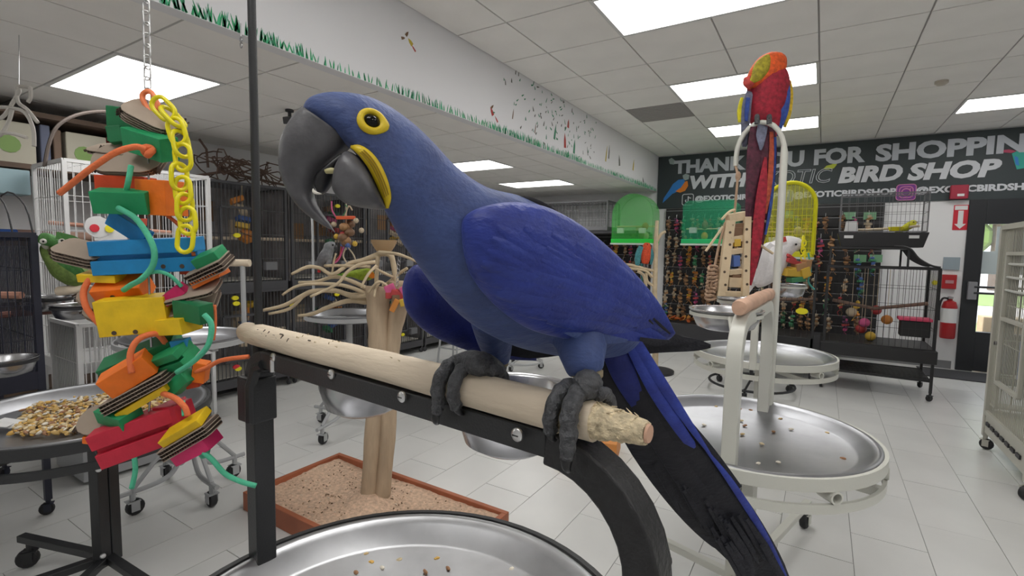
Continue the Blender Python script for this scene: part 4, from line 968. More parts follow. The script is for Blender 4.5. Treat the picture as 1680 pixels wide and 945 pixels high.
ch = [MB(), MB(), MB()]
for k in range(330):
    x = rnd.uniform(bx0+.05, bx1-.05); y = rnd.uniform(by0+.05, by1-.05)
    if k < 110: x = TRK.x-.12+rnd.gauss(0,.16); y = TRK.y+rnd.gauss(0,.1)
    if not (bx0+.04 < x < bx1-.04 and by0+.04 < y < by1-.04): continue
    s = rnd.uniform(.002,.006); z = .078+.05*math.exp(-((x-TRK.x)**2+(y-TRK.y)**2)/.012)
    ch[rnd.choice((0,0,1,2))].box((x, y, z+.003), (s*1.8, s, s*.8), rotm(rnd.uniform(-.6,.6), rnd.uniform(-.6,.6), rnd.uniform(0,6)))
for m, c_ in zip(ch, ((.20,.13,.08), (.36,.24,.15), (.72,.60,.48))): tag(m.build('litter_chips', mat('chip_%d' % int(c_[0]*100), c_, .9), lb_, sm=0), kind='stuff')
JAVA = mat('bare_java_wood', (.46,.35,.24), .7, 0, var=.16, vs=7, bump=.3, bs=22, stretch=(3,3,.6))
BRAN = mat('bare_branch_wood', (.56,.45,.30), .65, 0, var=.15, vs=14, bump=.2, bs=30)
tree = thing('bare_tree', 'bare pale wooden perch tree with many branches standing in the litter box', 'perch tree', (TRK.x, TRK.y, .06))
TD = (TRK-CAM).dot(FW)
def tpt(px, py, dd=0.0): return at(px, py, TD+dd)
def limb(pts, m, name, n=10, k=4, dd=0.0):
    pp = smooth_path([(x, y, r_, (q[0] if q else 0)) for x, y, r_, *q in pts], k); rr = MB()
    return rr.tube([tpt(x, y, dd+z) for x, y, r_, z in pp], [(r_ if name == 'trunk' else r_*.78)*TD/FPX*(1+.05*math.sin(i*1.7)) for i, (x, y, r_, z) in enumerate(pp)], n).build(name, m, tree, sm=180)
limb([(622,470,21), (620,510,18), (622,560,17), (620,620,15), (612,720,14), (604,825,13)], JAVA, 'trunk', 14)
limb([(664,470,17), (652,515,14), (644,560,13), (640,620,14), (635,720,13.5), (626,825,13)], JAVA, 'trunk', 14, dd=.01)
limb([(640,470,12), (680,470,10), (700,490,12), (716,515,9,.05)], JAVA, 'branch')
for pts in ([(612,482,9),(578,485,6),(550,477,5),(513,478,5),(490,489,5),(466,501,4),(432,509,3)], [(499,483,4),(476,506,3.6),(441,515,2.6)], [(613,480,6),(583,464,4.5),(550,454,4),(520,462,3.5),(490,463,2.6)], [(600,482,5),(574,471,4,-.05),(543,466,3.6,-.08),(492,468,3,-.1),(463,484,2.4,-.12)],
            [(620,418,6),(592,428,5),(574,432,4.5),(546,450,4,-.05),(525,440,3.8,-.06),(504,438,3.6,-.08),(478,450,2.6,-.1)], [(616,430,4,-.1),(590,434,3.6,-.12),(569,447,3.2,-.14),(553,466,3,-.16),(509,487,2.4,-.2)], [(618,436,3.4,-.12),(604,450,3,-.15),(592,472,2.4,-.17)],
            [(620,416,5),(618,448,4.2),(617,482,4)], [(622,415,7),(640,418,6.5),(646,436,6),(649,458,6),(652,478,8)], [(622,414,4,-.05),(653,417,3.2,-.1),(686,430,2.4,-.14)], [(628,470,5,.05),(640,462,4,.05),(656,448,3.5,.04),(668,440,3,.02)],
            [(604,494,8,.04),(569,494,5,.02),(536,505,4.4,0),(513,515,4,0),(489,518,2.6,0)], [(532,436,3,-.02),(570,436,3.2,-.02),(608,438,3.2,0)], [(545,448,2.2,-.05),(547,432,2,-.06),(551,416,1.8,-.08)], [(646,455,3,-.05),(630,448,3,-.05),(616,440,2.6,-.05)], [(623,462,4,-.08),(616,474,3,-.1),(614,488,2.4,-.12)], [(640,474,3,-.1),(622,462,3,-.12),(604,480,3,-.1)]):
    limb([(p[0], p[1], p[2], (p[3] if len(p) > 3 else 0)) for p in pts], BRAN, 'branch', 8)
wb_ = at(630, 394, TD); wbo = thing('wooden_bowl', 'small tan half-round bowl set on top of the bare tree', 'bowl', wb_-V(0,0,.05)); MB().lathe([(.001,-.06), (.04,-.058), (.058,-.03), (.07,.0), (.064,.0), (.05,-.03), (.001,-.05)], wb_, 20).build('bowl_shell', mat('tan_wood_bowl', (.45,.30,.16), .6), wbo)
limb([(621,420,6), (626,408,6), (630,404,5)], BRAN, 'branch', 8)
# pink and orange toy on a chain in the tree
tt = thing('tree_toy', 'small pink and orange toy hanging on a chain in the bare tree', 'bird toy', tpt(655, 423, -.1))
for k in range(7): 
    c = tpt(655-k*.5, 424+k*7, -.1); MB().tube([c+(RT*.006*math.cos(a)+UP*.013*math.sin(a)) for a in [6.283*i/10 for i in range(10)]], .002, 5, closed=True).build('chain_link', STEEL, tt)
for x, y, w_, h_, k, ro in ((640,474,16,14,9,20), (652,482,20,12,0,-20), (664,476,14,14,9,30), (650,490,12,14,8,0), (648,500,9,22,7,-30), (660,496,8,12,3,10), (638,484,10,10,0,0)):
    M = tframe(ro, 10, 10); s = TD/FPX; MB().obox(tpt(x, y, -.1), M @ V(w_*s/2,0,0), M @ V(0,h_*s/2,0), M @ V(0,0,.02)).build('toy_block', MIXC[k], tt, sm=0, bev=.004)
# toy on the rod of the grey stand
dt = 3.3; tt = thing('wire_toy', 'dangling brown toy with coloured wires beneath the big grey beak', 'bird toy', at(568, 312, dt)); s = dt/FPX
MB().tube([at(568,312,dt), at(568,410,dt)], .004, 6).build('string', MIXC[5], tt)
M = tframe(0, 10, 20)
MB().obox(at(567,357,dt), M @ V(15*s,0,0), M @ V(0,2.5*s,0), M @ V(0,0,.05)).build('top_plate', mat('orange_plate', (.75,.12,.04), .5), tt, sm=0, bev=.004)
for k in range(9): MB().ell(at(567+rnd.uniform(-9,9), 368+k*4.4, dt+rnd.uniform(-.04,.04)), (.035,.035,.028), None, 8, 6).build('bead', MIXC[(8,4,8,8,0,8,4,8,2)[k]], tt)
for x, y, k in ((552,388,3),(582,400,3),(570,402,2),(584,362,5),(548,368,5),(593,378,5)): MB().ell(at(x, y, dt-.03), (.018,.018,.018), None, 8, 6).build('bead', MIXC[k], tt)
for pts, k in (([(552,357),(545,345),(544,330)],9), ([(566,355),(572,338),(578,345)],5), ([(562,355),(570,342),(566,336)],1), ([(564,405),(556,425),(548,432)],9), ([(568,406),(563,420),(572,436)],5), ([(570,405),(580,418),(584,430)],5), ([(560,404),(558,418),(550,428)],0)):
    MB().tube([at(x, y, dt) for x, y in smooth_path(pts, 4)], .005, 6).build('wire', MIXC[k], tt)
# ---------------------------------------------------------------- small parrots, each one body with its parts
def parrot(label, secs, d, colors, beak, eye, beakc, extra=(), legs=(), wing=None, name='parrot', eyer=1.6, dw=.8, face=()):
    """secs: (left px, left py, right px, right py) from crown to rump; depth radius follows the width"""
    s = d/FPX; t = thing(name, label, 'parrot', at(legs[0][0], legs[0][1]+legs[0][2], d) if legs else at(secs[-1][0], secs[-1][1], d))
    ss = [(a, b, c, e, d, dw*.5*math.hypot(a-c, b-e)*s) for a, b, c, e in secs]
    m = MB(); m.rings(loft(ss, 3, 16)); m.build('body', colors[0], t, sm=180)
    if wing:
        ww = [(a, b, c, e, d-dd, .012*(1 if 0 < i < len(wing)-1 else .3)) for i, (a, b, c, e, dd) in enumerate(wing)]; MB().rings(loft(ww, 3, 12)).build('wing', colors[1], t, sm=180)
    bs = [(a, b, c, e, d, dw*.45*math.hypot(a-c, b-e)*s) for a, b, c, e in beak]; MB().rings(loft(bs, 3, 10)).build('beak', beakc, t, sm=180)
    for x, y, rx, dd in face: MB().ell(at(x, y, d-dd), (rx*s, rx*s*.9, rx*s*.9), None, 10, 7).build('face_patch', mat('pale_face_skin', (.62,.60,.55), .6), t)
    for x, y, dd in eye: MB().ell(at(x, y, d-dd), (eyer*s,)*3, None, 8, 6).build('eye', mat('glossy_dark_eye', (.008,.007,.006), .06), t)
    for (pts, c_, nm) in extra:
        feather([(x, y, w_, d+dd) for x, y, w_, dd in pts], c_, nm, t, th=.004)
    for x, y, L_ in legs: MB().tube([at(x, y, d), at(x, y+L_, d)], [2.2*s, 1.8*s], 7).build('leg', mat('grey_bird_leg', (.16,.15,.15), .7), t)
    return t
def plum(n, c, v=.25): return mat('plumage_'+n, c, .7, 0, var=v, vs=60, bump=.25, bs=120)
GP, GW = plum('grey', (.20,.205,.215)), plum('grey_dark', (.14,.14,.15))
parrot('grey parrot with pale face perched among the bare branches', [(541,396,549,397),(533,400,551,405),(530,408,547,414),(524,417,545,424),(520,427,543,433),(520,436,538,439)], TD+.02, (GP, GW), [(547,400,549,409),(552,402,550,412),(553,408,551,414)], [(546,402,.03)], mat('dark_beak', (.03,.03,.03), .4), (([(526,430,4,0),(524,440,3,.01),(523,447,2,.01)], plum('red', (.5,.02,.02)), 'tail'),), ((532,434,6),(538,434,6)), [(532,410,538,411,.03),(524,416,540,420,.035),(520,428,534,432,.03),(519,438,524,440,.02)])
parrot('green and yellow conure with an orange face perched inside the bare tree', [(606,440,614,447),(602,440,612,456),(594,441,604,460),(582,443,592,460),(570,447,578,455),(560,449,564,453)], TD+.10, (plum('lime', (.30,.42,.03)), plum('leaf', (.10,.32,.03))), [(611,446,609,452),(616,448,612,455),(617,453,615,457)], [(606,447,.03)], mat('dark_beak', (.03,.03,.03), .4), (([(580,449,5,0),(565,451,4,0),(550,454,2,0)], plum('leaf', (.10,.32,.03)), 'tail'), ([(606,449,5,-.03),(610,452,5,-.03),(613,456,2,-.03)], plum('orange', (.80,.25,.02)), 'face_patch')), ((600,457,9),(594,458,8)))
parrot('green amazon parrot leaning over the log perch, pale beak open', [(92,390,96,398),(84,384,94,404),(72,382,78,404),(66,386,70,402),(62,390,64,398)], 2.5, (plum('amazon', (.07,.22,.05)), plum('amazon_wing', (.05,.18,.04))), [(68,398,80,392),(70,406,80,402),(76,410,79,408)], [(71,396,.075)], mat('pale_beak', (.45,.42,.36), .5), (([(92,386,6,-.02),(120,392,5,-.01),(143,402,2,0)], plum('amazon', (.07,.22,.05)), 'wing_feather'),), face=((71,396,5,.05),))
parrot('olive green amazon parrot standing on the log perch', [(96,388,106,392),(84,394,108,408),(72,402,112,422),(74,414,128,436),(82,432,142,448),(92,452,142,462),(110,466,132,470)], 2.55, (plum('olive', (.13,.20,.04)), plum('amazon_wing', (.05,.18,.04))), [(104,394,100,402),(112,396,106,408),(113,404,109,410)], [(102,395,.09)], mat('pale_beak', (.45,.42,.36), .5), (([(122,440,9,-.03),(138,456,7,-.02),(146,466,2,-.01)], plum('amazon_wing', (.05,.18,.04)), 'wing_feather'),), ((112,464,10),(126,464,10)), [(84,415,96,410,.05),(84,430,118,425,.06),(98,448,132,440,.05),(120,462,140,456,.03)], eyer=2.0, face=((103,397,6.5,.06),))
# ---------------------------------------------------------------- cream play stands on the right
R1 = (-.215, 2.09)
c1 = thing('play_stand', 'cream metal play stand with food scraps in its tray and a tall crook', 'bird stand', (*R1, 0), 0, 'cream metal play stands')
ring_frame(c1, R1, CREAM, phi0=1.3, leglen=.34, longleg=(.0, 2.93))
pn1, pf1 = V(R1[0]-.005, 1.70, 0), V(R1[0]+.025, 2.47, 0)
arch(c1, pn1, pf1, 1.20, .13, CREAM, .046)
def log(t, a, b, r, m=None):
    u = (b-a).normalized(); n_ = u.orthogonal().normalized(); bi = u.cross(n_); rr = []; Lg = (b-a).length
    for i in range(19):
        f = i/18; q = 1 if 0 < i < 18 else .9; rr.append([a+u*Lg*f+(n_*math.cos(x)+bi*math.sin(x))*r*q*(1+.05*math.sin(3*x+9*f)+.05*math.sin(23*f)) for x in [6.2832*k/14 for k in range(14)]])
    return MB().rings(rr).build('perch', m or mat('pink_perch_wood', (.60,.38,.27), .75, 0, var=.15, vs=12, bump=.4, bs=40), t, sm=60)
u1 = (pf1-pn1).normalized()
log(c1, pn1+u1*.03+V(0,0,1.245), pf1-u1*.0+V(0,0,1.245), .026)
tray(R1, .432, TRZ, 'steel_tray', 'wide steel tray with food scraps on the cream stand', 'round steel trays', TRAYM, .045)
for k, (px, py, c_) in enumerate(((1174,667,1), (1216,690,2), (1222,698,3), (1218,712,1), (1269,708,3), (1357,710,1), (1250,728,2), (1244,760,5), (1277,758,5), (1280,687,1), (1298,704,5), (1383,752,3), (1155,697,5), (1215,671,3), (1232,673,3))):
    scrap(px, py, TRZ-.043, c_, .008, ['brown', 'pale', 'reddish'][k % 3]*0+'dry food scrap lying in the wide tray of the cream stand', 'scraps on the cream stand tray')
# tall crook rising from the far side: the red macaw sits on its bend
X0, Y0 = -.168, 2.50
ck = [(X0, Y0, TRZ-.03), (X0, Y0, 1.86)]
for k in range(1, 13):
    a = math.pi*k/12; ck.append((X0-.097*(1-math.cos(a)), Y0, 1.86+.145*math.sin(a)))
ck += [(X0-.194, Y0, 1.82)]
MB().tube(ck, [.0155]*2+[.011]*(len(ck)-2), 12).build('crook', CREAM, c1, sm=60)
HK = V(X0-.194, Y0, 1.82)
# second cream stand behind
R2 = (-.315, 3.80)
c2 = thing('play_stand', 'cream metal play stand behind the wide tray, carrying the white cockatoo', 'bird stand', (*R2, 0), 0, 'cream metal play stands')
ring_frame(c2, R2, CREAM, phi0=.7, leglen=.36)
pa2, pb2 = V(-.33, 3.37, 0), V(-.30, 4.23, 0)
arch(c2, pa2, pb2, 1.06, .12, CREAM, .04); u2 = (pb2-pa2).normalized(); log(c2, pa2+V(0,0,1.10), pb2+V(0,0,1.10), .026)
tray(R2, .432, TRZ, 'steel_tray', 'clean steel tray on the cream stand behind the white cockatoo', 'round steel trays', TRAYM, .045)
# bowls hooked to the stands
def hooked(px, py, d, r, h, lab, stand_, to):
    c = at(px, py, d); bowl(c, r, h, lab); b = MB(); band(b, (c.x, c.y), r*1.01, c.z-.022, c.z-.010, .006, 28)
    q = Vector(to)-V(c.x, c.y, to[2]); q.normalize(); b.tube([c+q*r+V(0,0,-.016), Vector(to)], .007, 6); b.build('bowl_holder', CREAM if stand_ in (c1, c2) else DARK, stand_)
    return c
hooked(1191, 508, 1.86, .128, .075, 'large steel bowl beside the cream perch post', c1, (pn1.x, pn1.y, 1.10))
hooked(1212, 489, 2.35, .095, .05, 'shallow steel bowl under the wooden tower toy', c1, (pf1.x-.01, pf1.y, 1.14))
hooked(1297, 467, 3.4, .10, .085, 'steel bowl under the yellow toy beside the white cockatoo', c2, (-.31, 3.75, 1.06))
# black ring-base stand further back
def ring_stand(c, label, r=.38, h=.8, m=BLACK, withtray=None):
    t = thing('ring_base_stand', label, 'bird stand', (*c, 0), 0, 'ring base stands')
    MB().tube([(c[0]+r*math.cos(a), c[1]+r*math.sin(a), .09) for a in [6.2832*k/36 for k in range(36)]], .013, 8, closed=True).build('base_ring', m, t)
    b = MB()
    for k in range(3):
        a = .5+k*2.094; b.tube([(c[0], c[1], .12), (c[0]+r*math.cos(a), c[1]+r*math.sin(a), .09)], .011, 6); caster(t, (c[0]+r*math.cos(a), c[1]+r*math.sin(a), 0), a, 1.0, m)
    b.build('base_spokes', m, t); MB().tube([(c[0], c[1], .1), (c[0], c[1], h)], .018, 8).build('column', m, t)
    b = MB(); band(b, c, .24, h-.02, h, .01, 32); b.sq((c[0]-.235, c[1], h-.012), (c[0]+.235, c[1], h-.012), .02, .014); b.build('tray_ring', m, t)
    return t
ring_stand((-.56, 5.60), 'black ring base stand on the floor behind the cream stands', .40, .80)
tray((-.56, 5.60), .235, .81, 'steel_tray', 'small steel tray on the black ring base stand', 'round steel trays', TRAYM, .035)
ring_stand((-3.0, 5.05), 'dark ring base stand seen between the blue macaw legs', .24, .95, GREYC)
tray((-3.0, 5.05), .235, .96, 'steel_tray', 'steel tray on the grey ring base stand', 'round steel trays', TRAYM, .035)

# ---------------------------------------------------------------- red macaw asleep on the crook
RC = (V(X0-.097, Y0, 2.0)-CAM).dot(FW); RD = RC+.10
RED = plum('scarlet', (.33,.012,.03), .4); ORG = plum('flame', (.72,.10,.015), .3); YEL = plum('mustard', (.62,.42,.02), .35); OLV = plum('olive_nape', (.36,.30,.02), .4); BLU = plum('royal', (.03,.07,.30), .3); MAR = plum('maroon', (.075,.014,.03), .5); SLATE_P = plum('slate', (.16,.17,.24), .3)
rm = thing('macaw', 'red macaw with head tucked, sitting on the tall cream crook, tail hanging', 'parrot', at(1250, 202, RD))
sR = RD/FPX
bd_ = [(1246,110,1272,104,RD-.05,.030), (1233,122,1288,116,RD-.05,.058), (1227,142,1294,138,RD-.05,.068), (1229,164,1293,163,RD-.045,.070), (1230,186,1289,186,RD-.04,.062), (1234,205,1282,206,RD-.035,.050), (1240,222,1274,223,RD-.03,.036), (1246,236,1266,236,RD-.025,.020)]
MB().rings(loft(bd_, 4, 18)).build('body', RED, rm, sm=180)
hd = [(1262,86,1268,86,RD-.06,.008), (1246,94,1284,90,RD-.065,.034), (1234,108,1290,102,RD-.07,.046), (1226,124,1284,124,RD-.072,.046), (1221,136,1256,140,RD-.075,.032), (1223,142,1240,146,RD-.075,.014)]
MB().rings(loft(hd, 4, 16)).build('head', ORG, rm, sm=180)
MB().rings(loft([(1256,90,1262,90,RD-.10,.006), (1242,100,1266,100,RD-.105,.014), (1235,113,1262,116,RD-.11,.016), (1232,126,1250,130,RD-.11,.012), (1228,133,1238,136,RD-.105,.005)], 4, 12)).build('nape_patch', OLV, rm, sm=180)
MB().rings(loft([(1220,128,1232,124,RD-.09,.010), (1219,138,1238,134,RD-.095,.016), (1226,146,1236,141,RD-.09,.007)], 3, 12)).build('cheek', plum('rose', (.50,.06,.05), .3), rm, sm=180)
for pts, m_, nm in (([(1287,130,6,-.085),(1288,150,9,-.10),(1284,180,10,-.095),(1278,205,7,-.07),(1275,222,3,-.05)], BLU, 'wing'), ([(1295,132,3,-.07),(1298,155,3.5,-.085),(1295,185,3.5,-.08),(1288,208,2,-.06)], YEL, 'wing_edge'), ([(1231,150,5,-.07),(1226,170,7,-.075),(1224,195,7,-.07),(1222,225,5,-.05),(1222,240,3,-.04)], SLATE_P, 'wing'), ([(1218,160,2,-.06),(1214,180,3.4,-.065),(1214,200,2,-.06)], plum('lemon', (.70,.62,.02), .2), 'wing_edge'), ([(1228,160,3,-.085),(1226,180,3,-.085),(1225,198,2,-.08)], BLU, 'wing'), ([(1226,205,6,-.04),(1224,225,7,-.03),(1222,240,3,-.02)], plum('charcoal', (.05,.045,.05), .3), 'wing_tip')):
    feather([(x, y, w_, RD+dd) for x, y, w_, dd in pts], m_, nm, rm, th=.008)
# tail: long red vanes with dark maroon and blue margins
for k, (pts, m_) in enumerate((([(1242,208,10,-.09),(1240,250,14,-.10),(1237,300,13,-.10),(1232,360,9,-.09),(1229,420,6,-.08),(1226,462,2,-.07)], MAR), ([(1260,208,11,-.09),(1260,250,15,-.10),(1257,300,14,-.10),(1254,350,10,-.09),(1247,400,6,-.08),(1240,440,2,-.07)], MAR), ([(1256,258,2,-.112),(1252,300,7,-.118),(1247,345,9,-.118),(1242,395,8,-.107),(1236,440,5,-.09),(1231,468,2,-.08)], RED), ([(1266,216,3,-.105),(1266,260,4,-.115),(1262,310,4,-.115),(1256,350,2,-.105)], plum('brick', (.40,.07,.03), .4)), ([(1252,205,8,-.10),(1249,222,8,-.112),(1249,238,4,-.116),(1248,246,1.5,-.116)], SLATE_P), ([(1272,225,2,-.10),(1270,280,2.6,-.11),(1264,340,2.6,-.105),(1256,385,1.5,-.10)], BLU))):
    feather([(x, y, w_, RD+dd) for x, y, w_, dd in pts], m_, 'tail_feather', rm, th=.004, cup=.4)
for x in (1242, 1262): 
    MB().tube(smooth_path([tuple(at(x, 196, RC+.05)), tuple(at(x, 191, RC+.01)), tuple(at(x, 193, RC-.022)), tuple(at(x, 203, RC-.026))], 3), .011, 8).build('foot', mat('dark_scaly_skin', (.05,.052,.058), .55), rm)
# ---------------------------------------------------------------- wooden tower toy on a rope from the crook
PINE = mat('pine_toy_wood', (.66,.52,.34), .7, 0, var=.12, vs=10, bump=.2, bs=40); JUTE = mat('jute_rope', (.45,.30,.20), .9, bump=.5, bs=200)
tw = thing('tower_toy', 'pale wooden tower toy with cut holes hanging on a rope from the cream crook', 'bird toy', HK); wd_ = RC+.01; s = wd_/FPX
rp_ = MB().tube(smooth_path([tuple(HK), tuple(at(1210,290,wd_)), tuple(at(1207,330,wd_)), tuple(at(1205,352,wd_))], 4), .0055, 7).build('rope', JUTE, tw)
MB().ell(at(1211,289,wd_), (.012,.012,.022), None, 8, 6).build('knot', JUTE, rp_)
for x0, y0, x1, y1, w_ in ((1198,362,1183,486,15), (1226,356,1222,486,11)):
    a, b = at(x0, y0, wd_), at(x1, y1, wd_); u = (a-b); c = (a+b)/2; ay = u/2; axx = RT*w_*s/2
    m = MB(); m.obox(c, axx, ay, FW*.012); o = m.build('side_board', PINE, tw, sm=0, bev=.002)
    for f in (.15,.32,.5,.68,.84): MB().lathe([(.006, 0), (.006, .001), (.001, .001)], b+u*f-FW*.0125+RT*rnd.uniform(-.008,.008), 8, Matrix((RT, UP, -FW)).transposed()).build('drill_hole', CORR, o)
for y, w_, h_, k in ((356,34,14,0), (372,22,10,8), (392,24,10,0), (398,12,12,3), (412,24,9,0), (428,12,18,2), (446,26,8,0), (463,24,16,0), (482,36,8,0), (380,16,14,8), (454,14,8,8)):
    M = tframe(rnd.uniform(-6,10), 8, 12); MB().obox(at(1208-(y-356)*.04, y, wd_+.012), M @ V(w_*s/2,0,0), M @ V(0,h_*s/2,0), M @ V(0,0,.018)).build('rung', PINE if k == 0 else MIXC[k], tw, sm=0, bev=.002)
for k in range(9): MB().tube([at(1170+8*math.cos(a)-k*.6, 440+k*6+4*math.sin(a), wd_+.01*math.sin(a*2+k)) for a in [6.28*i/10 for i in range(10)]], .0065, 6, closed=True).build('rope_coil', JUTE, tw)
MB().tube(smooth_path([tuple(at(x, y, wd_)) for x, y in ((1190,365),(1180,400),(1172,440),(1166,470))], 4), .0055, 6).build('rope', JUTE, tw)
for pts in ([(1186,372),(1172,392),(1158,412)], [(1184,360),(1196,348),(1206,344)], [(1228,364),(1250,362),(1262,366)], [(1228,390),(1250,404),(1268,416)]): MB().tube([at(x, y, wd_) for x, y in smooth_path(pts, 4)], .006, 6).build('dowel', PINE, tw)
# ---------------------------------------------------------------- white cockatoo
CD = (V(-.30, 3.79, 1.15)-CAM).dot(FW); CW = plum('white', (.70,.68,.68), .06)
ck_ = parrot('white cockatoo bending to the toy, on the cream stand behind the crook', [(1308,390,1318,400),(1294,387,1314,408),(1284,389,1300,416),(1268,396,1292,430),(1254,400,1284,446),(1248,412,1278,456),(1244,432,1266,464),(1240,450,1254,470),(1236,462,1244,472)], CD, (CW, CW), [(1310,402,1318,396),(1312,412,1320,404),(1314,418,1318,414)], [(1306,401,.065)], mat('dark_beak', (.03,.03,.03), .4), (([(1290,392,4,-.06),(1282,394,4,-.06),(1276,398,1.5,-.05)], plum('rose', (.50,.06,.05), .3), 'crest_patch'), ([(1246,446,6,0),(1236,462,6,.02),(1226,480,3,.03)], CW, 'tail'), ([(1270,402,8,-.06),(1256,425,12,-.07),(1248,450,9,-.05),(1240,466,2,-.03)], CW, 'wing')), ((1262,455,18),(1272,452,18)), eyer=1.8)
# yellow and red toy in front of the cockatoo
yt = thing('chain_toy', 'yellow and red toy on a yellow plastic chain beside the white cockatoo', 'bird toy', at(1322, 405, CD-.05)); s = CD/FPX
for k in range(6):
    c = at(1318+1.2*math.sin(k*2), 392+k*6.2, CD-.05); MB().tube([c+(RT*(.014 if k % 2 else .006)*math.cos(a)+UP*.022*math.sin(a)) for a in [6.283*i/10 for i in range(10)]], .0045, 6, closed=True).build('plastic_link', YPL, yt)
for x, y, w_, h_, k, ro in ((1302,430,28,7,0,-20), (1312,437,22,12,4,10), (1300,447,30,12,3,-5), (1318,447,16,16,3,20), (1296,422,16,5,0,-35), (1306,458,26,8,1,5), (1300,441,12,6,3,0), (1322,434,10,16,4,0)):
    M = tframe(ro, 10, 10); MB().obox(at(x, y, CD-.06), M @ V(w_*s/2,0,0), M @ V(0,h_*s/2,0), M @ V(0,0,.03)).build('toy_block', MIXC[k], yt, sm=0, bev=.004)
MB().tube([at(x, y, CD-.06) for x, y in smooth_path([(1326,415),(1329,432),(1330,445),(1326,462),(1336,475)], 4)], .006, 6).build('rope', mat('teal_rope', (.08,.35,.30), .8), yt)
# ---------------------------------------------------------------- black bird cages against the far aisle
BC = mat('black_flight_cage', (.02,.02,.022), .45)
g1 = cage('flight_cage', 'wide black flight cage on wheels in front of the white wall by the door', .06, .97, 6.24, 6.84, .50, 1.30, BC, .05, .0018, .012, 'black flight cages', 'xXyYt', 3, .13, None, .50, shelf=.20, ws=.9)
MB().bb((.03, 6.21, .37), (1.0, 6.87, .50)).build('seed_guard', BC, g1, sm=0, bev=.008)
for yy in (6.24, 6.84): MB().tube(smooth_path([(.97,yy,1.32), (.90,yy,1.335), (.80,yy,1.40), (.72,yy,1.50), (.60,yy,1.52)], 5), .010, 6).build('top_arch', BC, g1)
pt = MB()
for k in range(11): pt.tube(smooth_path([(.97,6.24+.06*k,1.32), (.90,6.24+.06*k,1.335), (.80,6.24+.06*k,1.40), (.72,6.24+.06*k,1.50)], 3), .004, 5)
tag(pt.build('top_wires', BC, g1), kind='stuff'); MB().bb((.06, 6.24, 1.49), (.72, 6.84, 1.51)).build('top_platform', BC, g1, sm=0)
for x in (.07, .72):
    for yy in (6.25, 6.83): MB().sq((x, yy, 1.30), (x, yy, 1.50), .018, .018).build('top_strut', BC, g1, sm=0)
MB().tube([(.12,6.45,.93), (.5,6.5,.86), (.93,6.45,.95)], .018, 8).build('perch', mat('dark_branch_perch', (.20,.13,.10), .8), g1)
cu = MB().bb((.70,6.26,.62), (.94,6.40,.78)).build('feed_box', BC, g1, sm=0, bev=.01); MB().bb((.68,6.24,.78), (.95,6.42,.81)).build('feed_lid', mat('pink_lid', (.65,.06,.14), .5), cu, sm=0, bev=.01)
g2 = cage('flight_cage', 'black flight cage with a yellow cup next to the cream stand', -.74, -.05, 6.26, 6.86, .50, 1.30, BC, .05, .0018, .012, 'black flight cages', 'xXyYt', 3, .12, None, .50, shelf=.20, ws=.9)
MB().lathe([(.06,-.02), (.06,.02), (.001,.021)], onx(1325,508,-.3)*0+V(-.16, 6.27, .80), 14, rotm(math.pi/2) @ Matrix.Diagonal((1, .55, 1))).build('yellow_cup', YTAG, g2)
MB().tube([(-.66,6.5,.88), (-.02,6.52,.92)], .018, 8).build('perch', mat('dark_branch_perch', (.20,.13,.10), .8), g2)
pl_ = thing('planter_tray', 'black tray with price labels on top of the wide flight cage', 'tray', (.62, 6.5, 1.51))
MB().prism([(-.34,0),(.34,0),(.38,.15),(-.38,.15)], (.50, 6.5, 1.51), V(1,0,0), V(0,0,1), V(0,.34,0)).build('tray_box', BC, pl_, sm=0, bev=.006)
for x in (.22, .76): MB().bb((x-.04, 6.316, 1.60), (x+.04, 6.326, 1.63)).build('price_label', WHITE, pl_, sm=0)
g3 = cage('small_wire_cage', 'small open wire cage with a yellow canary above the black tray', .14, .86, 6.34, 6.66, 1.67, 2.06, mat('thin_grey_wire', (.16,.16,.17), .5), .07, .0016, .005, None, 'xXyYt', 3, .0, None)
cn = parrot('small yellow canary decoy in the wire cage on the black tray', [(1499,361,1503,364),(1494,362,1502,369),(1486,367,1496,375),(1478,373,1486,379),(1470,379,1474,383)], (V(.7,6.5,1.7)-CAM).dot(FW), (plum('canary', (.62,.60,.03), .15),)*2, [(1501,362,1501,366),(1504,363,1504,366),(1506,365,1506,366)], [(1499,364,.03)], mat('horn_beak', (.5,.4,.3), .5), (([(1480,378,3,0),(1470,383,3,0),(1462,387,1,0)], plum('canary', (.62,.60,.03), .15), 'tail'),), ((1488,374,12),), eyer=.9)
MB().tube([(.18,6.5,1.685), (.5,6.5,1.70), (.82,6.5,1.73)], .014, 7).build('perch', WOODP, g3)
MB().lathe([(.001,0), (.05,.005), (.065,.05), (.05,.05), (.001,.012)], V(.62,6.45,1.67), 14).build('yellow_dish', YTAG, g3)
tag(MB().prism([(-.06,0),(.06,0),(.05,.11),(-.05,.11)], V(.24,6.42,1.67), V(1,0,0), V(0,0,1), V(0,.08,0)).build('feed_cup', WHITE, sm=0, bev=.004), 'white square feed cup on the black tray by the canary', 'cup')
# things inside the wide cage
for x, y, z, k, lab in ((.42,6.5,.70,9,'round pink ball'), (.30,6.55,.80,5,'pale rope bundle'), (.40,6.6,.62,0,'red ring'), (.62,6.6,.74,7,'salmon block'), (.52,6.55,.84,0,'red string'), (.48,6.5,.56,3,'yellow ring')):
    t = thing('cage_toy', lab+' toy inside the wide black flight cage', 'bird toy', (x, y, z)); MB().ell((x, y, z), (.055,.05,.05), rotm(0,0,x*9), 10, 7).build('toy_body', MIXC[k], t); MB().tube([(x, y, z+.03), (x, y, 1.30)], .003, 5).build('string', MIXC[5], t)
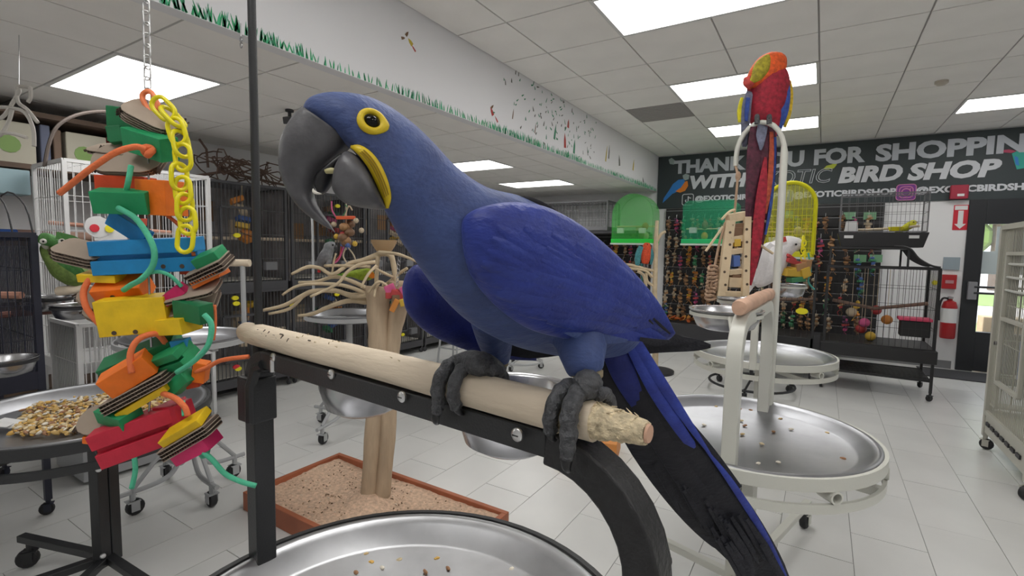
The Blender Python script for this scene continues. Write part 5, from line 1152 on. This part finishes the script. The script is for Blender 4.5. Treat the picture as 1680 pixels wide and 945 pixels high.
# beige cage at the right edge
bg = cage('beige_cage', 'tall beige cage with a grilled front beside the glass door aisle', 1.10, 1.85, 4.02, 4.92, .28, 1.64, mat('beige_cage_coat', (.50,.49,.43), .45), .03, .0022, .02, None, 'xYyt', 4, .15, None, .28, ws=1.15)
BGC = mat('beige_cage_coat', (.50,.49,.43), .45)
MB().bb((1.11, 4.03, .34), (1.84, 4.04, 1.64)).build('side_panel', BGC, bg, sm=0); MB().bb((1.84, 4.03, .34), (1.85, 4.91, 1.64)).build('side_panel', BGC, bg, sm=0)
MB().bb((1.105, 4.78, .34), (1.12, 4.92, 1.64)).build('corner_panel', BGC, bg, sm=0); MB().bb((1.10, 4.78, .36), (1.85, 4.91, .345)).build('corner_panel', BGC, bg, sm=0)
d = MB()
for a, b in (((4.25,.55),(4.25,1.45)), ((4.72,.55),(4.72,1.45)), ((4.25,.55),(4.72,.55)), ((4.25,1.45),(4.72,1.45)), ((4.25,1.0),(4.72,1.0))): d.sq((1.085, *a), (1.085, *b), .03, .024)
dr = d.build('cage_door', BGC, bg, sm=0, bev=.003)
MB().lathe([(.014,0), (.014,.02), (.001,.022)], V(1.08, 4.74, .82), 10, rotm(0,-math.pi/2,0)).build('latch', STEEL, dr)
for k in range(7): MB().bb((1.078, 4.12+k*.11, .20), (1.09, 4.19+k*.11, .225)).build('vent_slot', DARK, bg, sm=0)
rings_ = MB()
for k in range(3): rings_.tube([(1.086, 4.72-.02*k, 1.20+.09*k), (1.075, 4.5, 1.20+.09*k), (1.086, 4.28, 1.20+.09*k)], .008, 6)
rings_.build('cage_rail', mat('pale_rail', (.66,.66,.62), .4), bg)
tag(MB().bb((1.16, 4.55, .60), (1.17, 4.62, .86)).build('blue_toy', mat('blue_plastic', (.06,.20,.60), .4), sm=0, bev=.003), 'narrow blue plastic toy inside the beige cage', 'bird toy')
tag(MB().box((1.3, 4.55, .39), (.14,.12,.08), rotm(0,0,.4)).build('yellow_block', mat('pale_yellow_block', (.6,.45,.15), .6), sm=0, bev=.006), 'pale yellow block on the floor of the beige cage', 'bird toy')
tb = thing('basket_toy', 'red and tan woven basket toy on top of the beige cage', 'basket', (1.33, 4.7, 1.66))
for k, m_ in enumerate((0, 5, 0)): MB().tube([(1.33+.14*math.cos(a), 4.7+.14*math.sin(a), 1.68+.035*k) for a in [6.283*i/16 for i in range(16)]], .022, 7, closed=True).build('basket_ring', MIXC[m_], tb)
MB().tube([(1.33+.13*math.cos(a), 4.7, 1.75+.13*math.sin(a)) for a in [math.pi*i/10 for i in range(11)]], .012, 7).build('basket_handle', MIXC[5], tb)
# ---------------------------------------------------------------- sign over the far wall
SIGN = mat('charcoal_banner', (.034,.046,.050), .55); LETT = mat('silver_lettering', (.52,.55,.60), .45); LETW = mat('white_lettering', (.66,.68,.72), .45)
sg = thing('shop_sign', 'long charcoal banner sign with pale lettering thanking shoppers', 'sign', (0, FARY-.02, 2.14))
MB().bb((-2.36, FARY-.02, 2.13), (RIGHTX-.05, FARY, 2.965)).build('sign_board', SIGN, sg, sm=0)
SY = FARY-.024
def text(s, x0, x1, z0, z1, m, par, Y=None, bold=.0, shear=0.0, outline=0.0, name='lettering', axis='y', X=None):
    cu = bpy.data.curves.new(name, 'FONT'); cu.body = s; cu.size = 1; cu.offset = bold; cu.shear = shear; cu.extrude = 0 if outline else .004
    if outline: cu.fill_mode = 'NONE'; cu.bevel_depth = outline; cu.bevel_resolution = 0
    cu.resolution_u = 3
    o = bpy.data.objects.new(name, cu); COL.objects.link(o); dg = bpy.context.evaluated_depsgraph_get()
    me = bpy.data.meshes.new_from_object(o.evaluated_get(dg)); bpy.data.objects.remove(o); bpy.data.curves.remove(cu)
    xs = [v.co.x for v in me.vertices]; ys = [v.co.y for v in me.vertices]; a, b, c, d = min(xs), max(xs), min(ys), max(ys)
    for v in me.vertices:
        u, t, z = (v.co.x-a)/(b-a), (v.co.y-c)/(d-c), v.co.z
        v.co = (x0+(x1-x0)*u, (Y if Y is not None else SY)-z, z0+(z1-z0)*t)
    me.materials.clear(); me.materials.append(m); me.name = name
    return link(name, me, par)
text('THANK', -2.11, -1.05, 2.675, 2.885, LETT, sg, bold=.045); text('YOU', -.98, -.30, 2.67, 2.895, LETT, sg, bold=.045); text('FOR', -.18, .41, 2.67, 2.89, LETT, sg, bold=.045); text('SHOPPING', .52, 2.22, 2.665, 2.89, LETT, sg, bold=.045)
text('WITH', -1.85, -1.02, 2.42, 2.63, LETW, sg, bold=.05, shear=.18); text('EXOTIC', -.95, .05, 2.42, 2.625, LETW, sg, bold=.0, shear=.18, outline=.02); text('BIRD', .12, .82, 2.405, 2.62, LETW, sg, bold=.05, shear=.18); text('SHOP', .87, 1.76, 2.395, 2.615, LETW, sg, bold=.05, shear=.18)
for x0, x1 in ((-1.76, -.60), (-.41, .77), (.97, 2.15)): text('@EXOTICBIRDSHOP', x0, x1, 2.205, 2.315, LETW, sg, bold=.045)
def rrect(x0, x1, z0, z1, r):
    pts = []
    for cx_, cz_, a0 in ((x1-r, z1-r, 0), (x0+r, z1-r, 90), (x0+r, z0+r, 180), (x1-r, z0+r, 270)):
        for q in range(5): a = R(a0+q*22.5); pts.append((cx_+r*math.cos(a), cz_+r*math.sin(a)))
    return pts
def icon(xc, zc, s, fill, line):
    MB().prism(rrect(xc-s, xc+s, zc-s, zc+s, s*.35), V(0, SY+.002, 0), V(1,0,0), V(0,0,1), V(0,.006,0)).build('icon_tile', fill, sg, sm=0)
    p = rrect(xc-s, xc+s, zc-s, zc+s, s*.35); MB().tube([(x, SY-.003, z) for x, z in p], .006, 5, closed=True).build('icon_border', line, sg)
icon(-1.87, 2.26, .085, SIGN, LETW); icon(-.50, 2.255, .085, mat('icon_blue', (.05,.14,.42), .5), LETW); icon(.87, 2.25, .10, mat('icon_violet', (.22,.04,.30), .5), mat('icon_pink', (.65,.25,.45), .5))
nt_ = MB().tube([(-1.865, SY-.006, 2.31), (-1.865, SY-.006, 2.235), (-1.88, SY-.006, 2.22), (-1.90, SY-.006, 2.225), (-1.905, SY-.006, 2.245), (-1.89, SY-.006, 2.258)], .009, 5); nt_.tube([(-1.865, SY-.006, 2.308), (-1.85, SY-.006, 2.285), (-1.82, SY-.006, 2.28)], .009, 5); nt_.build('note_glyph', LETW, sg)
text('f', -.525, -.465, 2.18, 2.325, LETW, sg, bold=.05, name='letter_glyph', Y=SY-.004)
for r_ in (.045,): MB().tube([(.87+r_*math.cos(a), SY-.006, 2.25+r_*math.sin(a)) for a in [6.283*i/18 for i in range(18)]], .008, 5, closed=True).build('lens_glyph', mat('icon_pink', (.65,.25,.45), .5), sg)
MB().tube([(x, SY-.006, z) for x, z in rrect(.80, .94, 2.18, 2.32, .04)], .007, 5, closed=True).build('camera_glyph', mat('icon_pink', (.65,.25,.45), .5), sg); MB().lathe([(.009,0),(.009,.002),(.001,.002)], V(.912, SY-.004, 2.29), 8, rotm(math.pi/2)).build('dot_glyph', mat('icon_pink', (.65,.25,.45), .5), sg)
def decal(pts, m, name, y=0.0): 
    P_ = [ony(px, py, SY) for px, py in pts]; MB().prism([(p.x, p.z) for p in P_], V(0, SY-y, 0), V(1,0,0), V(0,0,1), V(0,.003,0)).build(name, m, sg, sm=0)
decal([(1087,333),(1089,325),(1098,312),(1104,302),(1113,295),(1122,294),(1125,302),(1121,312),(1110,315),(1103,318),(1096,325)], mat('print_blue', (.03,.22,.62), .5), 'printed_parrot')
decal([(1108,314),(1117,308),(1124,298),(1128,297),(1129,305),(1124,313),(1116,316)], mat('print_orange', (.75,.22,.02), .5), 'printed_parrot', .002)
decal([(1120,288),(1125,285),(1131,287),(1130,294),(1124,296),(1121,293)], mat('print_grey', (.35,.42,.42), .5), 'printed_parrot', .002)
decal([(1097,262),(1102,259),(1107,263),(1113,266),(1105,270),(1099,269)], mat('print_grey', (.35,.42,.42), .5), 'printed_parrot', .002)
decal([(1350,278),(1356,272),(1364,270),(1372,266),(1373,270),(1368,276),(1360,278)], mat('print_lime', (.48,.55,.04), .5), 'printed_parrot', .002)
decal([(1640,247),(1655,245),(1668,248),(1660,251),(1645,250)], mat('print_red', (.5,.05,.12), .5), 'printed_parrot', .002); decal([(1660,252),(1668,248),(1680,250),(1690,262),(1680,276),(1668,278),(1664,266)], mat('print_teal', (.03,.40,.32), .5), 'printed_parrot', .001); decal([(1664,256),(1670,258),(1672,272),(1666,270)], mat('print_blue', (.03,.22,.62), .5), 'printed_parrot', .003)

# ---------------------------------------------------------------- glass door, safety gear
DBLK = mat('black_aluminium', (.018,.02,.024), .45); GLS = mat('door_glass', (.9,.95,.95), .03, alpha=.12)
dr = struct(bpy.data.objects.new('door_1', None)); COL.objects.link(dr); dr.location = (2.05, FARY, 0)
for n_, a, b in (('door_frame', (1.50, 0), (1.66, 2.13)), ('door_frame', (2.80, 0), (2.95, 2.13)), ('door_frame', (1.66, 1.83), (2.80, 2.13)), ('kick_panel', (1.66, 0.01), (2.80, .50)), ('door_stile', (1.92, .50), (2.00, 1.83))):
    MB().bb((a[0], FARY-.03, a[1]), (b[0], FARY+.06, b[1])).build(n_, DBLK, dr, sm=0, bev=.004)
for x0, x1 in ((1.66, 1.92), (2.0, 2.8)): MB().bb((x0, FARY+.01, .50), (x1, FARY+.018, 1.83)).build('glass_pane', GLS, dr, sm=0)
for z in (.985, 1.06): MB().tube([(1.60, FARY-.075, z), (2.75, FARY-.075, z)], .014, 8).build('push_bar', DBLK, dr)
MB().bb((1.545, FARY-.08, .90), (1.63, FARY-.03, 1.12)).build('push_plate', mat('grey_door_plate', (.25,.25,.27), .4), dr, sm=0, bev=.006)
MB().bb((2.05, FARY-.045, 1.90), (2.08, FARY-.03, 2.0)).build('door_label', WHITE, dr, sm=0)
PST = mat('pale_poster', (.50,.58,.60), .6)
for i, (x0, x1, z0, z1) in enumerate(((1.78, 2.5, 1.50, 1.80), (1.665, 2.3, 1.22, 1.50))): tag(MB().bb((x0, FARY+.0185, z0), (x1, FARY+.021, z1)).build('poster', PST, sm=0), ['pale blue poster taped at the top of the door glass', 'pale blue poster taped at the middle of the door glass'][i], 'poster')
# outdoors
lawn = struct(MB().bb((-8, FARY+.7, -.3), (20, 60, -.02)).build('floor_outdoor', mat('pale_pavement', (.55,.50,.45), .9), sm=0))
tag(MB().bb((-8, 12.2, -.03), (20, 14.5, .0)).build('grass_verge', mat('grass_green', (.20,.30,.07), .95, var=.2, vs=4), sm=0), 'green grass strip outside the glass door', 'grass', kind='stuff'); tag(MB().bb((-8, 20, -.03), (20, 26, .0)).build('grass_verge', mat('grass_green', (.20,.30,.07), .95), sm=0), 'far green grass strip outside across the road', 'grass', kind='stuff')
tr_ = thing('outdoor_tree', 'green leafy tree seen outside through the door glass', 'tree', (6.6, 30, 0)); MB().tube([(6.6,30,0), (6.6,30,4)], .3, 8).build('trunk', SHW, tr_); lv = MB(); rnd.seed(4)
for k in range(40): lv.ell((6.6+rnd.gauss(0,2.0), 30+rnd.gauss(0,1.0), 4.6+rnd.gauss(0,1.2)), (.9,.9,.8), None, 7, 5)
tag(lv.build('foliage', mat('leaf_green', (.16,.24,.05), .9), tr_, sm=0), kind='stuff')
bx_ = thing('cardboard_crate', 'tan crate with a hand hole standing outside the door glass', 'crate', (1.95, 8.75, .0)); MB().bb((1.80, 8.6, 0), (2.2, 8.9, .66)).build('crate_body', mat('tan_crate', (.50,.33,.16), .7, var=.15, vs=8), bx_, sm=0, bev=.01); MB().bb((1.90, 8.595, .55), (2.02, 8.602, .60)).build('hand_hole', CORR, bx_, sm=0)
tag(MB().bb((1.10, 7.55, 0), (2.0, 8.12, .012)).build('door_mat', mat('dark_mat', (.05,.05,.055), .95, bump=.4, bs=200), sm=0, bev=.004), 'dark floor mat in front of the glass door', 'mat')
fe = thing('fire_extinguisher', 'red fire extinguisher on the white wall beside the door', 'fire extinguisher', (1.385, FARY-.08, .45)); FR = mat('extinguisher_red', (.42,.015,.02), .35)
MB().lathe([(.001,.40), (.07,.40), (.078,.42), (.078,.80), (.06,.86), (.025,.88), (.025,.90), (.001,.90)], (1.385, FARY-.085, 0), 20).build('cylinder', FR, fe)
MB().lathe([(.0788,.60), (.0788,.78)], (1.385, FARY-.085, 0), 20, cap=False).build('label', WHITE, fe); MB().bb((1.36, FARY-.13, .90), (1.41, FARY-.05, .93)).build('handle', STEEL, fe, sm=0, bev=.004)
MB().bb((1.37, FARY-.02, .5), (1.40, FARY, .9)).build('wall_bracket', DBLK, fe, sm=0)
MB().tube(smooth_path([(1.37,FARY-.10,.90), (1.31,FARY-.11,.90), (1.285,FARY-.11,.80), (1.29,FARY-.10,.62)], 5), .012, 7).build('hose', RUBBER, fe)
ps = thing('alarm_pull_station', 'red fire alarm pull station on the white wall above the extinguisher', 'alarm', (1.37, FARY, 1.03)); MB().bb((1.30, FARY-.05, 1.02), (1.44, FARY, 1.20)).build('alarm_box', FR, ps, sm=0, bev=.006); MB().bb((1.33, FARY-.058, 1.09), (1.41, FARY-.05, 1.13)).build('pull_bar', mat('pink_bar', (.5,.25,.27), .5), ps, sm=0)
tag(MB().bb((1.30, FARY-.02, 1.26), (1.46, FARY, 1.42)).build('grey_wall_plate', mat('grey_plate', (.30,.36,.40), .5), sm=0, bev=.004), 'grey square plate on the white wall above the pull station', 'wall plate'); tag(MB().lathe([(.03,0),(.03,.02),(.001,.022)], V(1.235, FARY, 1.09), 12, rotm(math.pi/2)).build('alarm_button', YTAG), 'round yellow button on the white wall by the pull station', 'button')
ar = thing('arrow_sign', 'red and white fire extinguisher arrow sign on the white wall', 'sign', (1.43, FARY, 1.78)); MB().bb((1.36, FARY-.006, 1.76), (1.50, FARY, 2.07)).build('sign_plate', mat('sign_red', (.60,.02,.04), .5), ar, sm=0)
MB().prism([(1.43,1.775),(1.485,1.835),(1.455,1.835),(1.455,2.0),(1.405,2.0),(1.405,1.835),(1.375,1.835)], V(0,FARY-.007,0), V(1,0,0), V(0,0,1), V(0,.003,0)).build('arrow', WHITE, ar, sm=0); MB().bb((1.37, FARY-.008, 2.01), (1.49, FARY-.006, 2.06)).build('sign_header', WHITE, ar, sm=0)
tag(MB().bb((1.30, FARY-.10, 2.14), (1.47, FARY-.024, 2.31)).build('exit_light', mat('exit_red', (.38,.02,.05), .5), sm=0, bev=.01), 'small dark red alarm strobe box fixed on the charcoal sign', 'alarm light')
tag(MB().bb((1.365, FARY-.108, 2.17), (1.43, FARY-.1, 2.20)).build('strobe_lens', WHITE, bpy.data.objects['exit_light'], sm=0))
# ---------------------------------------------------------------- black slat wall full of toys
SLB = mat('black_slatwall', (.018,.018,.02), .55); SLT_ = mat('slat_lip', (.26,.26,.27), .4)
sw = thing('slat_wall', 'black slatted display wall behind the hanging bird toys', 'display wall', (-.7, FARY, 0)); SWX0, SWX1 = -2.2, .66
MB().bb((SWX0, FARY-.03, .1), (SWX1, FARY, 2.12)).build('back_board', SLB, sw, sm=0)
for k in range(13): MB().bb((SWX0, FARY-.045, .16+k*.15), (SWX1, FARY-.03, .285+k*.15)).build('slat', SLB, sw, sm=0); 
for k in range(13): MB().bb((SWX0, FARY-.049, .280+k*.15), (SWX1, FARY-.03, .288+k*.15)).build('slat_lip', SLT_, sw, sm=0)
sw2 = thing('slat_wall', 'dark wire display wall of toys at the end of the black cage row', 'display wall', (-3.4, FARY, 0)); MB().bb((-4.5, FARY-.03, .1), (SWX0-.22, FARY, 1.72)).build('back_board', SLB, sw2, sm=0)
for k in range(11): MB().bb((-4.5, FARY-.049, .16+k*.15), (SWX0-.22, FARY-.03, .17+k*.15)).build('slat_lip', SLT_, sw2, sm=0)
rnd.seed(31); protos = []
kinds = [('brown wooden bead toy', (8,4,8,4)), ('red and brown block toy', (0,8,0,4)), ('orange shredded toy', (7,4,7,3)), ('blue and green block toy', (2,1,2,5)), ('tan rope and bead toy', (5,4,5,5)), ('purple and pink toy', (6,9,6,0)), ('yellow and orange toy', (3,7,3,4)), ('pale wood and leather toy', (5,8,5,4)), ('dark bark bundle toy', (8,8,4,8)), ('green leaf toy', (1,5,1,1))]
for k, (nm, cs) in enumerate(kinds):
    t = thing('hanging_toy', nm+' hanging on the black display wall', 'bird toy', (0,0,0), 0, 'toys on the display wall')
    MB().tube([(0,.16,.0), (0,.01,.0), (0,0,-.02), (0,0,-.10)], .004, 5).build('hook', SCREW, t); 
    MB().tube([(0,0,-.09), (0,0,-.34)], .005, 5).build('string', MIXC[5], t)
    for q in range(6):
        z = -.10-q*.045; m = MB(); w_ = rnd.uniform(.05,.13); M = rotm(rnd.uniform(-.4,.4), rnd.uniform(-.5,.5), rnd.uniform(0,3))
        if (q+k) % 3 == 0: m.ell((rnd.uniform(-.02,.02), 0, z), (w_*.5, w_*.4, .03), M, 8, 6)
        else: m.box((rnd.uniform(-.02,.02), 0, z), (w_, .05, .036), M)
        m.build('toy_piece', MIXC[cs[q % 4]], t, sm=40)
    for q in range(2): MB().tube([(0,0,-.33), (rnd.uniform(-.05,.05),.0,-.38), (rnd.uniform(-.08,.08),0,-.44)], .006, 5).build('tassel', MIXC[cs[q]], t)
    protos.append(t)
first = set()
def hang(x, y, z, k, sc, end=False):
    if k not in first: o = protos[k]; first.add(k); o.location = (x, y, z); o.scale = (sc,)*3
    else: o = dup(protos[k], (x, y, z), 0, (kinds[k][0]+' on the end wall past the cages') if end else None, 'toys on the end wall' if end else None, sc)
for row, z in enumerate((2.02, 1.74, 1.46, 1.18, .90, .64)):
    x = SWX0+.08; tog = row % 2 == 0
    while x < SWX1-.06:
        tog = not tog; hang(x, FARY-(.095 if tog else .17), z-(0 if tog else .03), rnd.choice((0,0,1,2,3,4,4,5,6,7,8,8,9,0,7)), rnd.uniform(.62,.76)); x += rnd.uniform(.085,.13) if x < -.1 else rnd.uniform(.12,.2)
for row, z in enumerate((1.60, 1.32, 1.04, .76)):
    x = -4.4
    while x < SWX0-.3: tog = not tog; hang(x, FARY-(.095 if tog else .17), z, rnd.choice((0,1,2,4,5,7,8,8)), rnd.uniform(.6,.78), True); x += rnd.uniform(.085,.14)
for px, py in ((1394,354), (1427,354), (1411,424), (1437,424), (1292,352)):
    p = ony(px, py, FARY-.06); tag(MB().bb((p.x-.07, FARY-.062, p.z-.05), (p.x+.07, FARY-.05, p.z+.05)).build('price_card', mat('mint_price_card', (.20,.42,.24), .6), sm=0), 'small mint green price card on the black display wall', 'price card', 'mint price cards')
# counter ledge under the toys
tag(MB().bb((SWX0, 7.72, .0), (SWX1-.45, 8.12, .34)).build('display_ledge', mat('charcoal_ledge', (.045,.045,.05), .6), sm=0, bev=.01), 'low charcoal display ledge under the toy wall', 'ledge')
# plastic arch carriers
def carrier(x, y, z, w_, h_, dp, col, label, base, arch_=True, frame=0.0):
    t = thing('plastic_carrier', label, 'bird carrier', (x, y, z), 0, 'plastic bird carriers'); pm = mat('clear_'+label.split()[0]+'_plastic', col, .25, alpha=.20); sm_ = mat('solid_'+label.split()[0]+'_plastic', base, .35)
    def prof(ww, hh): 
        if not arch_: return [(-ww/2,0), (ww/2,0), (ww/2,hh-.06), (ww/2-.06,hh), (-ww/2+.06,hh), (-ww/2,hh-.06)]
        r_ = ww/2; return [(-ww/2,0), (ww/2,0)]+[(r_*math.cos(math.pi*i/16), hh-r_+r_*math.sin(math.pi*i/16)) for i in range(17)]
    po, pi = prof(w_, h_), prof(w_-.02, h_-.012); n = len(po); m = MB()
    for a in range(1, n-0):
        i, j = a, (a+1) % n
        m.hexa([V(x+po[i][0], y-dp/2, z+po[i][1]), V(x+po[j][0], y-dp/2, z+po[j][1]), V(x+po[j][0], y+dp/2, z+po[j][1]), V(x+po[i][0], y+dp/2, z+po[i][1]), V(x+pi[i][0], y-dp/2, z+pi[i][1]), V(x+pi[j][0], y-dp/2, z+pi[j][1]), V(x+pi[j][0], y+dp/2, z+pi[j][1]), V(x+pi[i][0], y+dp/2, z+pi[i][1])])
    m.build('shell', pm, t, sm=30)
    MB().prism(po, V(x, y+dp/2+.004, z), V(1,0,0), V(0,0,1), V(0,.006,0)).build('back_wall', pm, t, sm=0); MB().prism(po, V(x, y-dp/2-.004, z), V(1,0,0), V(0,0,1), V(0,.004,0)).build('front_wall', pm, t, sm=0)
    MB().bb((x-w_/2-.01, y-dp/2-.012, z-.03), (x+w_/2+.01, y+dp/2+.012, z+.035)).build('base', sm_, t, sm=0, bev=.008); MB().bb((x-w_/2-.015, y-dp/2-.02, z-.055), (x+w_/2+.015, y+dp/2+.012, z-.03)).build('shelf_lip', mat('clear_lip', (.6,.7,.62), .3), t, sm=0)
    MB().tube([(x-w_/2+.02, y, z+h_*.32), (x+w_/2-.02, y, z+h_*.32)], .012, 7).build('perch', PINE, t)
    for q in (-.5, .4): MB().bb((x+q*w_*.6-.05, y-dp/2+.01, z+.12), (x+q*w_*.6+.05, y-dp/2+.07, z+.20)).build('cup', WHITE, t, sm=0, bev=.006)
    for q in range(5): MB().ell((x+rnd.uniform(-.3,.3)*w_, y+rnd.uniform(-.05,.05), z+.08+rnd.uniform(0,.3)*h_), (.05,.04,.06), None, 8, 6).build('filling', MIXC[rnd.choice((1,4,5,8,3))], t)
    if frame:
        MB().tube([(x+a, y-dp/2-.01, z+b) for a, b in po[1:]+po[:1]], frame, 8).build('arch_frame', sm_, t); wr = MB()
        for q in range(1, 12): xx = x-w_/2+w_*q/12; hh = h_-w_/2+math.sqrt(max(0, (w_/2)**2-(xx-x)**2)); wr.tube([(xx, y-dp/2, z), (xx, y-dp/2, z+hh)], .003, 4)
        for q in range(1, 8): wr.tube([(x-w_/2, y-dp/2, z+q*h_*.09), (x+w_/2, y-dp/2, z+q*h_*.09)], .003, 4)
        tag(wr.build('wires', sm_, t), kind='stuff')
    for q in (-.3, .3): MB().tube([(x+q*w_, y+dp/2, z-.04), (x+q*w_, FARY-.03, z-.04)], .012, 6).build('wall_arm', SLB, t)
    return t
carrier(-2.50, 7.6, 1.58, .64, .72, .34, (.10,.75,.12), 'green arched plastic bird carrier below the soffit end', (.02,.62,.06))
carrier(-1.39, 7.6, 1.58, .72, .58, .34, (.02,.42,.20), 'teal green boxy plastic bird carrier below the sign', (.02,.50,.16), False)
carrier(-.36, 6.9, 1.42, .52, .84, .34, (.60,.60,.03), 'yellow arched wire bird carrier behind the white cockatoo', (.70,.66,.01), True, .022)
# wire cage on top of the end wall, orange macaw on a branch stand
cg = cage('grey_wire_cage', 'grey wire cage on the shelf behind the blue macaw back', -4.3, -2.95, 7.55, 8.1, 1.80, 2.22, mat('mid_grey_wire', (.20,.20,.21), .5), .06, .003, .012, None, 'xXyYt', 2, .05)
tag(MB().bb((-4.5, 7.5, 1.70), (-2.45, 8.24, 1.745)).build('wall_ledge', mat('charcoal_ledge', (.045,.045,.05), .6), sm=0), 'dark wall ledge carrying the grey wire cage', 'ledge')
OD = (V(-1.75, 5.8, 1.3)-CAM).dot(FW); OM = plum('tangerine', (.62,.07,.02), .25); TL_ = plum('teal', (.05,.22,.24), .3)
br = thing('branch_stand', 'pale branch perch stand under the orange macaw', 'perch tree', V(at(1076, 560, OD).x, at(1076, 560, OD).y, 0)); q = at(1076, 560, OD)
MB().tube([(q.x, q.y, 0), at(1076,560,OD), at(1074,480,OD), at(1076,400,OD), at(1078,362,OD)], [.04,.035,.03,.028,.02], 8).build('stem', BRAN, br); MB().lathe([(.001,0), (.22,0), (.22,.03), (.05,.06), (.001,.06)], (q.x, q.y, 0), 20).build('foot_plate', DARK, br)
for pts in ([(1075,445),(1058,441),(1040,436),(1024,434)], [(1070,455),(1060,445),(1048,442),(1030,440)], [(1060,470),(1056,452),(1046,445)], [(1076,400),(1084,385),(1092,380)], [(1074,470),(1062,462),(1060,448)]): MB().tube([at(x, y, OD) for x, y in smooth_path(pts, 4)], .018, 7).build('branch', BRAN, br)
parrot('orange macaw with teal wings perched on the pale branch stand', [(1058,398,1066,399),(1055,402,1068,405),(1053,410,1068,412),(1052,422,1067,424),(1053,432,1063,434)], OD, (OM, TL_), [(1063,399,1063,405),(1068,401,1067,408),(1069,406,1068,410)], [(1062,401,.07)], mat('dark_beak', (.03,.03,.03), .4), (([(1052,404,4,-.02),(1047,418,5,-.03),(1046,432,4,-.02),(1046,440,1,0)], TL_, 'wing'), ([(1068,408,2,-.02),(1070,420,3,-.02),(1068,434,1.5,0)], TL_, 'wing'), ([(1055,432,4,.0),(1054,446,3,.02),(1053,462,1,.03)], TL_, 'tail')), ((1057,430,9),(1062,430,9)), eyer=1.0)
# ---------------------------------------------------------------- remaining small things
p = onz(475, 180, LOWC); t = thing('security_camera', 'small black security camera on the low ceiling in front of the grey beak', 'camera', p)
MB().lathe([(.03,0), (.03,-.015), (.012,-.02), (.012,-.06)], p, 12).build('mount', DARK, t); MB().box(p+V(0,0,-.075), (.06,.11,.05), rotm(.3,0,.6)).build('housing', DARK, t, sm=0, bev=.006)
p = onz(395, 42, LOWC); t = thing('ceiling_hook', 'thin metal hook chain hanging from the edge of the low ceiling', 'hook', p)
MB().tube([p+V(0,0,.01), p-V(0,0,.05)], .003, 5).build('wire', STEEL, t); 
for k in range(2): MB().tube([p+V(.008*math.cos(a), 0, -.062-.024*k+.013*math.sin(a)) for a in [6.28*i/10 for i in range(10)]], .0025, 5, closed=True).build('ring', STEEL, t)
# orange carton on the floor seen under the perch end
q = onz(965, 742, 0); t = thing('orange_carton', 'orange cardboard carton on the tile floor under the perch end', 'carton', (q.x, q.y, 0)); OC = mat('orange_carton', (.68,.27,.07), .6)
MB().box((q.x, q.y, .07), (.42,.30,.14), rotm(0,0,.25)).build('carton_body', OC, t, sm=0, bev=.004); MB().box((q.x+.01, q.y-.0, .1405), (.12,.05,.002), rotm(0,0,.8)).build('printed_mark', DARK, t, sm=0); MB().box((q.x+.07, q.y-.135, .08), (.12,.004,.05), rotm(0,0,.25)).build('printed_mark', DARK, t, sm=0)
# grey stool behind the far wing
q = onz(718, 596, 0); t = thing('metal_stool', 'grey metal stool standing behind the dark folded wing of the blue macaw', 'stool', (q.x+.15, q.y+.15, 0))
for a, b in ((0,0), (.30,0), (0,.30), (.30,.30)): MB().tube([(q.x+a, q.y+b, 0), (q.x+.05+a*.7, q.y+.05+b*.7, .72)], .013, 7).build('leg', GREYC, t)
for z in (.2, .45):
    for (a, b), (c, d) in (((0,0),(.3,0)), ((0,0),(0,.3)), ((.3,0),(.3,.3)), ((0,.3),(.3,.3))): f = z/.72; MB().tube([(q.x+a*(1-.3*f)+.05*f, q.y+b*(1-.3*f)+.05*f, z), (q.x+c*(1-.3*f)+.05*f, q.y+d*(1-.3*f)+.05*f, z)], .009, 6).build('rung', GREYC, t)
MB().lathe([(.001,.75), (.17,.75), (.18,.735), (.17,.715), (.001,.715)], (q.x+.15, q.y+.15, 0), 24).build('seat', DARK, t)
# dried leaf garland on the low ledge
t = thing('leaf_garland', 'orange and brown leaf garland lying on the charcoal ledge', 'garland', (-2.0, 7.85, .34)); rnd.seed(14)
for k in range(26):
    x = -2.15+k*.032+rnd.uniform(-.02,.02); M = rotm(rnd.uniform(-.8,.8), rnd.uniform(-.8,.8), rnd.uniform(0,6)); c = V(x, 7.85+rnd.uniform(-.08,.08), .375+rnd.uniform(0,.05))
    MB().prism([(-.06,0),(-.02,.03),(.03,.025),(.07,0),(.03,-.025),(-.02,-.03)], c, M @ V(1,0,0), M @ V(0,1,0), M @ V(0,0,.004)).build('leaf', mat('leaf_%d' % (k % 3), ((.45,.10,.02),(.30,.10,.03),(.50,.22,.04))[k % 3], .8), t, sm=0)
